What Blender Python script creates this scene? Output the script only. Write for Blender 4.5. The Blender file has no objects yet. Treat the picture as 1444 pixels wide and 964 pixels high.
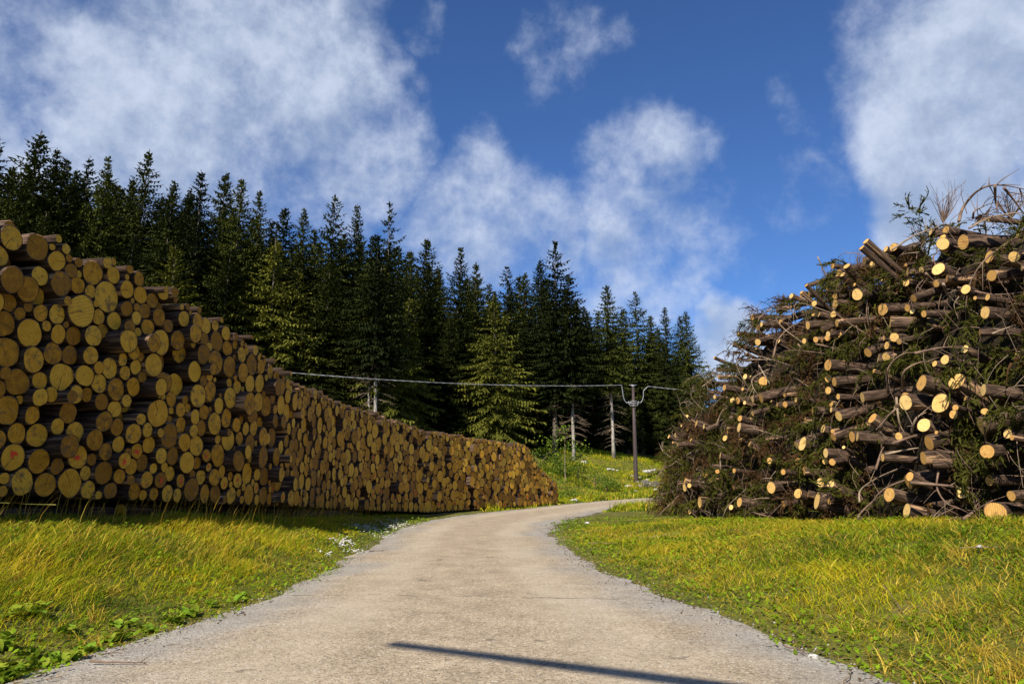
import bpy, math, random
import numpy as np
from mathutils import Vector, Matrix, Quaternion

random.seed(7); RNG = np.random.default_rng(11)
scene = bpy.context.scene
col = scene.collection
PI = math.pi

# ------------------------------------------------------------------ camera
W0, H0, F0 = 1444.0, 964.0, 1000.0
EYE = 1.35
PITCH = math.atan((674.0 - 482.0) / F0)
cam_d = bpy.data.cameras.new('camera'); cam = bpy.data.objects.new('camera', cam_d)
col.objects.link(cam); scene.camera = cam
cam_d.sensor_width = 36.0; cam_d.lens = 36.0 * F0 / W0
cam_d.clip_start = 0.05; cam_d.clip_end = 5000
cam.location = (0, 0, EYE); cam.rotation_euler = (PI / 2 + PITCH, 0, 0)
CP, SP = math.cos(PITCH), math.sin(PITCH)

def ray(px, py):
    a = (px - W0 / 2) / F0; b = (H0 / 2 - py) / F0
    return (a, CP - b * SP, SP + b * CP)
def G(px, py, z=0.0):                       # pixel -> point on the level z
    d = ray(px, py); t = (z - EYE) / d[2]
    return (d[0] * t, d[1] * t, z)
def at(px, py, Y):                          # pixel -> point at forward distance Y
    d = ray(px, py); t = Y / d[1]
    return (d[0] * t, Y, EYE + d[2] * t)
def project(P):
    P = np.asarray(P, float); y = P[..., 1]; z = P[..., 2] - EYE
    dep = y * CP + z * SP; up = -y * SP + z * CP
    dep = np.where(np.abs(dep) < 1e-6, 1e-6, dep)
    return np.stack([W0 / 2 + F0 * P[..., 0] / dep, H0 / 2 - F0 * up / dep, dep], -1)

# ------------------------------------------------------------------ sky, sun, exposure
SUN_AZ = math.radians(25.0)                 # light travels away from the camera and to the right
SUN_EL = math.radians(40.0)
LDIR = Vector((math.sin(SUN_AZ) * math.cos(SUN_EL), math.cos(SUN_AZ) * math.cos(SUN_EL), -math.sin(SUN_EL)))
scene.view_settings.view_transform = 'Standard'; scene.view_settings.look = 'None'
scene.view_settings.gamma = 1.0; scene.view_settings.use_curve_mapping = False
scene.view_settings.exposure = 0.62
SKY_STRENGTH = 0.062

world = bpy.data.worlds.new('World'); scene.world = world; world.use_nodes = True

class NT:                                   # small node helper
    def __init__(s, tree): s.t = tree; s.n = tree.nodes; s.l = tree.links
    def node(s, typ, **kw):
        n = s.n.new(typ)
        for k, v in kw.items(): setattr(n, k, v)
        return n
    def put(s, sock, v):
        if v is None: return
        if isinstance(v, bpy.types.NodeSocket): s.l.new(v, sock)
        else:
            try: sock.default_value = v
            except Exception:
                if isinstance(v, (tuple, list)) and len(v) == 3: sock.default_value = (*v, 1.0)
                else: raise
    def math(s, op, a, b=None, c=None, clamp=False):
        n = s.node('ShaderNodeMath', operation=op, use_clamp=clamp)
        s.put(n.inputs[0], a); s.put(n.inputs[1], b); s.put(n.inputs[2], c); return n.outputs[0]
    def vec(s, op, a, b=None, scale=None):
        n = s.node('ShaderNodeVectorMath', operation=op)
        s.put(n.inputs[0], a); s.put(n.inputs[1], b)
        if scale is not None: s.put(n.inputs['Scale'], scale)
        return n.outputs['Value'] if op in ('DOT_PRODUCT', 'LENGTH', 'DISTANCE') else n.outputs['Vector']
    def noise(s, vec, scale, detail=3.0, rough=0.5, dist=0.0, color=False):
        n = s.node('ShaderNodeTexNoise'); s.put(n.inputs['Vector'], vec)
        n.inputs['Scale'].default_value = scale; n.inputs['Detail'].default_value = detail
        n.inputs['Roughness'].default_value = rough; n.inputs['Distortion'].default_value = dist
        return n.outputs['Color'] if color else n.outputs['Fac']
    def ss(s, v, a, b, lo=0.0, hi=1.0, kind='SMOOTHSTEP'):
        n = s.node('ShaderNodeMapRange', interpolation_type=kind)
        s.put(n.inputs['Value'], v); n.inputs['From Min'].default_value = a; n.inputs['From Max'].default_value = b
        n.inputs['To Min'].default_value = lo; n.inputs['To Max'].default_value = hi
        return n.outputs['Result']
    def mix(s, f, a, b, mode='MIX'):
        n = s.node('ShaderNodeMix', data_type='RGBA', blend_type=mode)
        s.put(n.inputs['Factor'], f)
        s.put(n.inputs[6], a if not isinstance(a, tuple) else (*a, 1.0)[:4])
        s.put(n.inputs[7], b if not isinstance(b, tuple) else (*b, 1.0)[:4])
        return n.outputs[2]
    def ramp(s, f, stops):
        n = s.node('ShaderNodeValToRGB'); s.put(n.inputs[0], f); e = n.color_ramp.elements
        while len(e) < len(stops): e.new(0.5)
        for i, (p, c) in enumerate(stops): e[i].position = p; e[i].color = (*c, 1.0)
        return n.outputs[0]

def build_world():
    t = NT(world.node_tree); t.n.clear()
    out = t.node('ShaderNodeOutputWorld'); bg = t.node('ShaderNodeBackground')
    sky = t.node('ShaderNodeTexSky', sky_type='NISHITA', sun_disc=False)
    sky.sun_elevation = SUN_EL; sky.sun_rotation = math.atan2(-LDIR.x, -LDIR.y)
    sky.altitude = 1300; sky.air_density = 1.0; sky.dust_density = 0.6; sky.ozone_density = 2.0
    D = t.vec('NORMALIZE', t.node('ShaderNodeTexCoord').outputs['Generated'])
    wob = t.vec('SUBTRACT', t.noise(D, 5.0, 4.0, 0.55, color=True), (0.5, 0.5, 0.5))
    Dw = t.vec('NORMALIZE', t.vec('ADD', D, t.vec('SCALE', wob, scale=0.15)))
    blobs = [(90, 40, 170, .7), (250, 110, 230, 1.0), (400, 90, 170, .9), (440, 200, 150, .8), (480, 60, 90, .8),
             (200, 220, 190, .8), (40, 230, 150, .6), (520, 140, 70, .6), (790, 70, 80, .5), (620, 40, 40, .5), (690, 260, 85, .72),
             (750, 320, 110, .7), (640, 340, 110, .75), (930, 230, 90, .75), (920, 330, 120, .72), (950, 410, 70, .65), (1120, 270, 80, .5),
             (1410, 60, 180, 1.1), (1390, 170, 150, 1.0), (1325, 235, 95, 1.35), (1440, 290, 160, 1.0), (1285, 300, 60, 1.3), (1170, 130, 80, .42), (1240, 190, 70, .5),
             (1015, 495, 55, 1.2), (840, 450, 90, .5), (-250, 120, 260, .9), (1700, 150, 280, .9)]
    tot = None
    for (x, y, r, a) in blobs:
        c = Vector(ray(x, y)).normalized(); w = r / 1000.0
        v = t.ss(t.vec('DOT_PRODUCT', Dw, tuple(c)), math.cos(w * 1.28), math.cos(w * 0.1), 0.0, a)
        tot = v if tot is None else t.math('MAXIMUM', tot, v)
    # the rest of the sky carries scattered cloud of the same kind
    outside = t.ss(t.vec('DOT_PRODUCT', D, (0, CP, SP)), 0.62, 0.42)
    gen = t.math('MULTIPLY', t.ss(t.noise(D, 2.2, 3.0), 0.45, 0.7), outside)
    tot = t.math('MAXIMUM', tot, gen)
    n1 = t.noise(D, 6.5, 9.0, 0.62)
    n2 = t.noise(D, 16.0, 6.0, 0.62)
    nn = t.math('ADD', t.math('MULTIPLY', n1, 0.75), t.math('MULTIPLY', n2, 0.36))
    dens = t.math('ADD', tot, t.math('MULTIPLY', t.math('SUBTRACT', nn, 0.57), 2.4))
    cov = t.ss(dens, 0.20, 1.12)
    cov = t.math('MULTIPLY', cov, 0.86)
    up_ = t.vec('NORMALIZE', t.vec('ADD', D, tuple(Vector((-LDIR.x, -LDIR.y * .3, 1.0)).normalized() * 0.045)))
    n1b = t.noise(up_, 6.5, 9.0, 0.62)
    shade = t.ss(t.math('ADD', t.math('MULTIPLY', t.math('SUBTRACT', n1, n1b), 1.5), t.math('MULTIPLY', t.math('SUBTRACT', 0.62, dens), 0.16)), -0.28, 0.22)
    cl = t.mix(shade, (4.0, 5.0, 6.9, 1), (7.5, 8.3, 9.9, 1))
    skyc = t.mix(1.0, sky.outputs[0], (0.62, 0.93, 1.38, 1), 'MULTIPLY')
    c = t.mix(cov, skyc, cl)
    t.l.new(c, bg.inputs[0]); bg.inputs[1].default_value = SKY_STRENGTH
    t.l.new(bg.outputs[0], out.inputs[0])
build_world()

sun_d = bpy.data.lights.new('sun', 'SUN'); sun = bpy.data.objects.new('sun', sun_d); col.objects.link(sun)
sun_d.energy = 5.0; sun_d.angle = math.radians(0.53); sun_d.color = (1.0, 0.93, 0.80)
sun.rotation_euler = LDIR.to_track_quat('-Z', 'Y').to_euler(); sun.location = (-10, -20, 30)

# ------------------------------------------------------------------ helpers
ORD = ['zeroth', 'first', 'second', 'third', 'fourth', 'fifth', 'sixth', 'seventh', 'eighth', 'ninth', 'tenth', 'eleventh', 'twelfth',
       'thirteenth', 'fourteenth', 'fifteenth', 'sixteenth', 'seventeenth', 'eighteenth', 'nineteenth', 'twentieth']
TENS = {2: 'twenty', 3: 'thirty', 4: 'forty', 5: 'fifty', 6: 'sixty', 7: 'seventy', 8: 'eighty', 9: 'ninety'}
TENTH = {2: 'twentieth', 3: 'thirtieth', 4: 'fortieth', 5: 'fiftieth', 6: 'sixtieth', 7: 'seventieth', 8: 'eightieth', 9: 'ninetieth'}
def ordw(n):
    if n <= 20: return ORD[n]
    if n >= 100: return str(n) + 'th'
    return TENTH[n // 10] if n % 10 == 0 else TENS[n // 10] + '-' + ORD[n % 10]

def tag(o, label=None, cat=None, group=None, kind=None):
    if label: o['label'] = label
    if cat: o['category'] = cat
    if group: o['group'] = group
    if kind: o['kind'] = kind
    return o
def make_mesh(name, V, Fc, mats, midx=None, smooth=False, attrs=None):
    """V (n,3); Fc list of (m,k) int arrays (k = 3 or 4) or a list of tuples"""
    me = bpy.data.meshes.new(name)
    V = np.asarray(V, np.float32)
    if isinstance(Fc, np.ndarray): Fc = [Fc]
    if Fc and isinstance(Fc[0], np.ndarray):
        loops = np.concatenate([f.ravel() for f in Fc]).astype(np.int32)
        tot = np.concatenate([np.full(len(f), f.shape[1]) for f in Fc]).astype(np.int32)
        st = np.concatenate([[0], np.cumsum(tot)[:-1]]).astype(np.int32)
        me.vertices.add(len(V)); me.vertices.foreach_set('co', V.ravel())
        me.loops.add(len(loops)); me.loops.foreach_set('vertex_index', loops)
        me.polygons.add(len(tot)); me.polygons.foreach_set('loop_start', st); me.polygons.foreach_set('loop_total', tot)
        me.update(calc_edges=True)
    else:
        me.from_pydata([tuple(map(float, v)) for v in V], [], [tuple(int(i) for i in f) for f in Fc])
    for m in (mats if isinstance(mats, (list, tuple)) else [mats]): me.materials.append(m)
    if midx is not None: me.polygons.foreach_set('material_index', np.asarray(midx, np.int32))
    if smooth: me.polygons.foreach_set('use_smooth', np.ones(len(me.polygons), bool))
    for k, (typ, data) in (attrs or {}).items():
        a = me.attributes.new(k, typ, 'POINT')
        data = np.asarray(data, np.float32)
        a.data.foreach_set({'FLOAT': 'value', 'FLOAT_VECTOR': 'vector', 'FLOAT_COLOR': 'color'}[typ], data.ravel())
    me.update()
    return me
def link(name, me, parent=None, loc=None):
    o = bpy.data.objects.new(name, me); col.objects.link(o)
    if parent: o.parent = parent
    if loc is not None: o.location = loc
    return o
def empty(name, loc=(0, 0, 0)):
    o = bpy.data.objects.new(name, None); col.objects.link(o); o.location = loc; o.empty_display_size = 0.3; return o

class MB:
    """collects triangles / quads of several shapes into one mesh"""
    def __init__(s): s.V = []; s.q = []; s.t = []; s.n = 0; s.qm = []; s.tm = []; s.at = {}
    def add(s, V, q=None, t=None, m=0, **at):
        V = np.asarray(V, float).reshape(-1, 3); b = s.n
        s.V.append(V); s.n += len(V)
        if q is not None and len(q): q = np.asarray(q, int) + b; s.q.append(q); s.qm.append(np.full(len(q), m))
        if t is not None and len(t): t = np.asarray(t, int) + b; s.t.append(t); s.tm.append(np.full(len(t), m))
        for k, v in at.items(): s.at.setdefault(k, []).append(np.asarray(v, float))
    def tube(s, P, R, k=6, m=0, cap=True):
        P = np.asarray(P, float); n = len(P); R = np.broadcast_to(np.asarray(R, float), (n,))
        T = np.gradient(P, axis=0); T /= np.linalg.norm(T, axis=1)[:, None] + 1e-9
        ref = np.array([0, 0, 1.0]) if abs(T[0, 2]) < 0.9 else np.array([1.0, 0, 0])
        N = ref - T[0] * (ref @ T[0]); N /= np.linalg.norm(N); Vs = []
        ang = np.arange(k) * 2 * PI / k
        for i in range(n):
            N = N - T[i] * (N @ T[i]); N /= np.linalg.norm(N) + 1e-9; B = np.cross(T[i], N)
            Vs.append(P[i] + R[i] * (np.cos(ang)[:, None] * N + np.sin(ang)[:, None] * B))
        V = np.concatenate(Vs); q = []
        for i in range(n - 1):
            a = i * k + np.arange(k); b = i * k + (np.arange(k) + 1) % k
            q.append(np.stack([a, b, b + k, a + k], 1))
        t = []
        if cap:
            for base, flip in ((0, 1), ((n - 1) * k, 0)):
                c = len(V); V = np.vstack([V, P[0 if base == 0 else -1]])
                a = base + np.arange(k); b = base + (np.arange(k) + 1) % k
                t.append(np.stack([np.full(k, c), b, a] if flip else [np.full(k, c), a, b], 1))
        s.add(V, np.concatenate(q), np.concatenate(t) if t else None, m)
    def mesh(s, name, mats, smooth=False):
        Fc = []; mi = []
        if s.q: Fc.append(np.concatenate(s.q)); mi.append(np.concatenate(s.qm))
        if s.t: Fc.append(np.concatenate(s.t)); mi.append(np.concatenate(s.tm))
        at = {}
        for k, v in s.at.items():
            a = np.concatenate(v)
            at[k] = ('FLOAT' if a.ndim == 1 else 'FLOAT_VECTOR' if a.shape[1] == 3 else 'FLOAT_COLOR', a)
        return make_mesh(name, np.concatenate(s.V), Fc, mats, np.concatenate(mi), smooth, at)

def sstep(a, b, x):
    t = np.clip((np.asarray(x, float) - a) / (b - a), 0, 1); return t * t * (3 - 2 * t)
def vnoise(x, y, seed=0):
    """smooth value noise, numpy"""
    xi = np.floor(x).astype(int); yi = np.floor(y).astype(int); fx = x - xi; fy = y - yi
    def h(a, b):
        n = (a * 374761393 + b * 668265263 + seed * 974634) & 0x7fffffff
        n = (n ^ (n >> 13)) * 1274126177 & 0x7fffffff
        return ((n ^ (n >> 16)) & 0xffff) / 65535.0
    u = fx * fx * (3 - 2 * fx); v = fy * fy * (3 - 2 * fy)
    return (h(xi, yi) * (1 - u) + h(xi + 1, yi) * u) * (1 - v) + (h(xi, yi + 1) * (1 - u) + h(xi + 1, yi + 1) * u) * v
def catmull(P, n=10):
    P = np.asarray(P, float); Q = np.vstack([2 * P[0] - P[1], P, 2 * P[-1] - P[-2]]); out = []
    for i in range(1, len(Q) - 2):
        t = np.linspace(0, 1, n, endpoint=False)[:, None]
        a, b, c, d = Q[i - 1], Q[i], Q[i + 1], Q[i + 2]
        out.append(0.5 * ((2 * b) + (c - a) * t + (2 * a - 5 * b + 4 * c - d) * t ** 2 + (3 * b - a - 3 * c + d) * t ** 3))
    out.append(P[-1:]); return np.concatenate(out)
class Poly:
    """plan polyline with arc length"""
    def __init__(s, P):
        s.P = np.asarray(P, float); d = np.diff(s.P[:, :2], axis=0); s.L = np.hypot(d[:, 0], d[:, 1])
        s.S = np.concatenate([[0], np.cumsum(s.L)]); s.T = d / s.L[:, None]
    def pt(s, u): return np.stack([np.interp(u, s.S, s.P[:, k]) for k in range(s.P.shape[1])], -1)
    def tan(s, u, w=0.8):
        a = s.pt(np.asarray(u) - w)[..., :2]; b = s.pt(np.asarray(u) + w)[..., :2]; t = b - a
        return t / (np.linalg.norm(t, axis=-1)[..., None] + 1e-9)
    def near(s, X, Y):
        """distance, arc position, signed side (+ = left of travel)"""
        best = np.full(np.shape(X), 1e9); bu = np.zeros(np.shape(X)); bs = np.zeros(np.shape(X))
        for i in range(len(s.L)):
            ax, ay = s.P[i, 0], s.P[i, 1]; tx, ty = s.T[i]
            rx = X - ax; ry = Y - ay; u = np.clip(rx * tx + ry * ty, 0, s.L[i])
            d = np.hypot(rx - u * tx, ry - u * ty); m = d < best
            best = np.where(m, d, best); bu = np.where(m, s.S[i] + u, bu); bs = np.where(m, np.sign(tx * ry - ty * rx), bs)
        return best, bu, bs
    def hit(s, px, py):
        """pixel ray meets the upright surface over this line: arc position, height"""
        d = ray(px, py); best = None
        for i in range(len(s.L)):
            ax, ay = s.P[i, :2]; tx, ty = s.T[i]
            den = d[0] * ty - d[1] * tx
            if abs(den) < 1e-9: continue
            k = (ax * ty - ay * tx) / den; u = (d[0] * k - ax) * tx + (d[1] * k - ay) * ty
            if k > 0 and -1e-6 <= u <= s.L[i] + 1e-6 and (best is None or k < best[0]): best = (k, s.S[i] + u, EYE + d[2] * k)
        return None if best is None else best[1:]

# ------------------------------------------------------------------ plan of the place
def P3(px, py, Y): return at(px, py, Y)
c_pts = [(-0.2, -30), (-0.35, -12), (-0.35, 0), (-0.38, 4.6), (-0.5, 8), (-0.75, 11.5), (-0.95, 15.5), (-0.95, 20), (-0.2, 25), (1.5, 30), (4.1, 35.8), (7.4, 41), (11.5, 45.5), (18, 50.5), (28, 56), (45, 62), (80, 68)]
ROAD = Poly(catmull(c_pts, 8))
def road_half(u):                            # half width along the road (m)
    y = ROAD.pt(u)[..., 1]
    return 2.05 + 1.05 * (1 - sstep(3.5, 11.5, y)) + 0.12 * sstep(17, 24, y) * (1 - sstep(26, 34, y)) - 0.35 * sstep(28, 44, y)
left_px = [(50, 738, 9.9), (350, 738, 14.6), (480, 733, 20.2), (600, 727, 26.3), (700, 717, 31.3), (786, 707, 36.8)]
lp = [np.array(at(*q)) for q in left_px]
d0 = (lp[1] - lp[0]) / np.linalg.norm((lp[1] - lp[0])[:2])
STACK = Poly(catmull([lp[0] - d0 * 4.2, lp[0] - d0 * 2.0] + lp, 8))
STACK.P[:, 2] = np.interp(STACK.S, [0, 4, 9, 15, 21, 27, 60], [0.86, 0.82, 0.55, 0.27, 0.06, 0.02, 0.06])
hp = [(8.1, 4.0), (7.6, 6.4), (7.15, 9.3), (6.75, 12.0), (6.4, 16.0), (5.95, 20.5), (5.35, 25.0), (5.75, 27.6), (7.6, 29.4), (10.5, 30)]
HEAP = Poly(catmull([(*q, 0) for q in hp], 8))
HEAP.P[:, 2] = np.interp(HEAP.S, [0, 6, 9, 13, 18, 22, 30], [0.80, 0.74, 0.58, 0.38, 0.17, 0.06, 0.03])

HO = np.array([-30.0, 22.0]); HT = np.array([60.0, 36.0]); HT /= np.linalg.norm(HT); HN = np.array([-HT[1], HT[0]])
def hill(X, Y):
    e = (X - HO[0]) * HN[0] + (Y - HO[1]) * HN[1]; t = (X - HO[0]) * HT[0] + (Y - HO[1]) * HT[1]
    fac = 2.0 - 1.0 * sstep(18, 48, t) - 0.85 * sstep(66, 105, t)
    e2 = np.where(e > 0, e * e / (e + 3.0), 0.0); e2 = 60 * (1 - np.exp(-e2 / 60))
    return e2 * 0.205 * fac
def road_z(Y): return 0.20 * sstep(30, 48, Y)
def terrain(X, Y):
    X = np.asarray(X, float); Y = np.asarray(Y, float)
    rd, ru, rs = ROAD.near(X, Y); edge = np.maximum(rd - road_half(ru), 0)
    ld, lu, ls = STACK.near(X, Y); zl = STACK.pt(lu)[..., 2]
    w = np.where(ls > 0, 1.0, edge / (edge + ld + 1e-6))
    zL = zl * sstep(0.0, 0.95, w) * (1 - sstep(-2, -14, Y))
    hd, hu, hs = HEAP.near(X, Y); zh = HEAP.pt(hu)[..., 2]
    wr = np.where(hs < 0, 1.0, edge / (edge + hd + 1e-6))
    zR = zh * sstep(0.0, 0.95, wr) * (1 - sstep(-2, -14, Y))
    z = np.where(rs > 0, zL, zR)
    off = sstep(0.0, 0.6, edge)
    rough = (vnoise(X * 0.9, Y * 0.9, 3) - 0.5) * 0.12 + (vnoise(X * 2.7, Y * 2.7, 5) - 0.5) * 0.06
    far = sstep(-4, 4, (X - HO[0]) * HN[0] + (Y - HO[1]) * HN[1])
    rough = rough + far * ((vnoise(X * 0.3, Y * 0.3, 9) - 0.5) * 0.7 + (vnoise(X * 0.11, Y * 0.11, 12) - 0.5) * 1.0)
    return z * 1.0 + (hill(X, Y) + rough * (1 - .75 * sstep(17, 25, Y) * (1 - far))) * off - 0.03 * (1 - off) + road_z(Y)
def tz(x, y): return float(terrain(np.array([x]), np.array([y]))[0])

# ------------------------------------------------------------------ materials
def new_mat(name):
    m = bpy.data.materials.new(name); m.use_nodes = True; t = NT(m.node_tree)
    b = t.n['Principled BSDF']; b.inputs['Roughness'].default_value = 0.85
    b.inputs['Specular IOR Level'].default_value = 0.25
    return m, t, b
def bump(t, b, h, strength=0.5, dist=0.02):
    n = t.node('ShaderNodeBump'); n.inputs['Strength'].default_value = strength; n.inputs['Distance'].default_value = dist
    t.l.new(h, n.inputs['Height']); t.l.new(n.outputs[0], b.inputs['Normal'])
def attr(t, name, out='Fac'): return t.node('ShaderNodeAttribute', attribute_name=name).outputs[out]
def objrand(t): return t.node('ShaderNodeObjectInfo').outputs['Random']
def pos(t): return t.node('ShaderNodeNewGeometry').outputs['Position']

def mat_bark(name='bark', bright=1.0):
    m, t, b = new_mat(name)
    v = attr(t, 'lp', 'Vector'); r = t.math('FRACT', t.math('ADD', attr(t, 'rnd'), objrand(t)))
    sh = t.node('ShaderNodeCombineXYZ'); t.put(sh.inputs[0], t.math('MULTIPLY', r, 37.0)); t.put(sh.inputs[1], t.math('MULTIPLY', r, 91.0))
    p = t.vec('ADD', t.vec('MULTIPLY', v, (1, 0.35, 1)), sh.outputs[0])
    n1 = t.noise(p, 3.0, 5.0, 0.65); n2 = t.noise(p, 9.0, 4.0, 0.6); n3 = t.noise(p, 1.2, 3.0)
    k = bright
    c = t.ramp(n1, [(0.25, (.012 * k, .007 * k, .004 * k)), (0.48, (.045 * k, .026 * k, .016 * k)), (0.66, (.17 * k, .105 * k, .07 * k)), (0.85, (.36 * k, .27 * k, .20 * k))])
    c = t.mix(t.ss(t.math('ADD', n3, t.math('MULTIPLY', r, 0.3)), 0.80, 0.86, 0, .85), c, (.42, .25, .13))     # peeled patches
    c = t.mix(t.ss(n2, 0.62, 0.70, 0, 0.2), c, (.30, .29, .26))                                         # lichen
    t.l.new(c, b.inputs['Base Color']); b.inputs['Roughness'].default_value = 0.9
    bump(t, b, t.math('ADD', n1, t.math('MULTIPLY', n2, 0.5)), 0.7, 0.03)
    return m
def mat_cut(name, c_lo, c_mid, c_hi, stain):
    m, t, b = new_mat(name)
    v = attr(t, 'lp', 'Vector'); r = t.math('FRACT', t.math('ADD', attr(t, 'rnd'), objrand(t)))
    r2 = t.math('FRACT', t.math('MULTIPLY', r, 17.3)); r3 = t.math('FRACT', t.math('MULTIPLY', r, 53.7))
    sh = t.node('ShaderNodeCombineXYZ'); t.put(sh.inputs[0], t.math('MULTIPLY', r, 31.0)); t.put(sh.inputs[2], t.math('MULTIPLY', r, 77.0))
    p = t.vec('ADD', v, sh.outputs[0])
    pith = t.node('ShaderNodeCombineXYZ'); t.put(pith.inputs[0], t.math('MULTIPLY', t.math('SUBTRACT', r2, 0.5), 0.5)); t.put(pith.inputs[2], t.math('MULTIPLY', t.math('SUBTRACT', r3, 0.5), 0.5))
    d = t.vec('MULTIPLY', t.vec('SUBTRACT', v, pith.outputs[0]), (1, 0, 1))
    rad = t.math('ADD', t.vec('LENGTH', d), t.math('MULTIPLY', t.math('SUBTRACT', t.noise(p, 2.5, 2.0), 0.5), 0.12))
    ring = t.math('SINE', t.math('MULTIPLY', rad, 62.0))
    tone = t.math('ADD', t.math('ADD', t.math('MULTIPLY', t.noise(p, 1.6, 4.0, 0.6), 0.75), t.math('MULTIPLY', t.math('SUBTRACT', t.math('FRACT', t.math('MULTIPLY', r, 91.7)), 0.5), 0.62)), 0.14)
    c = t.ramp(tone, [(0.30, c_lo), (0.52, c_mid), (0.78, c_hi)])
    c = t.mix(t.ss(ring, 0.2, 1.0, 0, 0.34), c, tuple(x * 0.45 for x in c_mid))
    # saw marks
    ang = t.math('MULTIPLY', r3, 6.283)
    xs = t.node('ShaderNodeSeparateXYZ'); t.l.new(v, xs.inputs[0])
    lin = t.math('ADD', t.math('MULTIPLY', xs.outputs[0], t.math('COSINE', ang)), t.math('MULTIPLY', xs.outputs[2], t.math('SINE', ang)))
    lin2 = t.math('SUBTRACT', t.math('MULTIPLY', xs.outputs[2], t.math('COSINE', ang)), t.math('MULTIPLY', xs.outputs[0], t.math('SINE', ang)))
    saw = t.math('SINE', t.math('ADD', t.math('MULTIPLY', lin, 34.0), t.math('MULTIPLY', t.noise(p, 3.0, 2.0), 8.0)))
    c = t.mix(t.ss(saw, 0.45, 1.0, 0, 0.32), c, tuple(x * 0.5 for x in c_lo))
    # drying crack from the pith
    crack = t.math('MULTIPLY', t.ss(t.math('ABSOLUTE', t.math('ADD', lin, t.math('MULTIPLY', t.math('SUBTRACT', t.noise(p, 4.0, 3.0), 0.5), 0.15))), 0.035, 0.015), t.ss(lin2, -0.1, 0.05))
    crack = t.math('MULTIPLY', crack, t.ss(r2, 0.38, 0.44))
    c = t.mix(t.math('MULTIPLY', crack, 0.85), c, (.03, .018, .008))
    st = t.math('MULTIPLY', t.ss(t.noise(p, 1.5, 5.0, 0.7), 0.47, 0.66), t.ss(r3, 0.15, 0.8))
    c = t.mix(t.math('MULTIPLY', st, stain), c, (.10, .075, .05))
    c = t.mix(t.ss(rad, 0.075, 0.04, 0, 0.8), c, (.11, .03, .018))
    c = t.mix(t.ss(t.math('ADD', t.vec('LENGTH', t.vec('MULTIPLY', v, (1, 0, 1))), t.math('MULTIPLY', t.noise(p, 5.0, 2.0), 0.1)), 0.93, 1.02, 0, 0.8), c, (.10, .06, .035))
    t.l.new(c, b.inputs['Base Color']); b.inputs['Roughness'].default_value = 0.8
    bump(t, b, t.math('ADD', saw, t.noise(p, 14.0, 3.0)), 0.25, 0.01)
    return m
M = {}
M['bark'] = mat_bark()
M['cut_old'] = mat_cut('aged_cut_wood', (.32, .145, .010), (.66, .32, .018), (.82, .47, .045), 0.85)
M['cut_new'] = mat_cut('fresh_cut_wood', (.54, .285, .075), (.74, .435, .125), (.84, .56, .20), 0.3)

def simple(name, color, rough=0.8, var=None, scale=8.0, metal=0.0):
    m, t, b = new_mat(name); b.inputs['Roughness'].default_value = rough; b.inputs['Metallic'].default_value = metal
    if var:
        n = t.noise(pos(t), scale, 4.0, 0.6); t.l.new(t.ramp(n, [(0.3, color), (0.7, var)]), b.inputs['Base Color'])
    else: b.inputs['Base Color'].default_value = (*color, 1)
    return m
M['paint'] = simple('red_marking_paint', (.85, .045, .02), 0.6, (.75, .09, .03), 30)
M['trunk'] = simple('spruce_trunk_bark', (.07, .05, .038), 0.95, (.16, .13, .11), 3.0)
def mat_pale_trunk():
    m, t, b = new_mat('pale_lichened_trunk'); oz = t.node('ShaderNodeSeparateXYZ'); t.l.new(t.node('ShaderNodeTexCoord').outputs['Object'], oz.inputs[0])
    n = t.noise(pos(t), 2.5, 4.0, 0.6); pale = t.ramp(n, [(0.3, (.22, .19, .16)), (0.7, (.46, .42, .37))]); dark = t.ramp(n, [(0.3, (.09, .065, .05)), (0.7, (.17, .13, .10))])
    t.l.new(t.mix(t.ss(t.math('ADD', oz.outputs[2], t.math('MULTIPLY', n, 3.0)), 7.5, 10.5), pale, dark), b.inputs['Base Color']); b.inputs['Roughness'].default_value = .95; return m
M['pale_trunk'] = mat_pale_trunk()
M['pole'] = simple('brown_pole_paint', (.045, .031, .029), 0.55, (.068, .049, .045), 5.0)
M['steel'] = simple('galvanised_steel', (.20, .20, .21), 0.5, (.32, .32, .33), 12.0, 0.4)
M['cable'] = simple('twisted_cable', (.16, .16, .17), 0.5, (.36, .36, .38), 1.2)
M['stone'] = simple('pale_limestone', (.26, .25, .22), 0.9, (.52, .50, .46), 9.0)
M['twig'] = simple('bare_twig_wood', (.09, .055, .038), 0.9, (.24, .155, .105), 6.0)
M['twig_grey'] = simple('grey_dead_twig', (.14, .10, .07), 0.9, (.34, .25, .17), 6.0)

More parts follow.
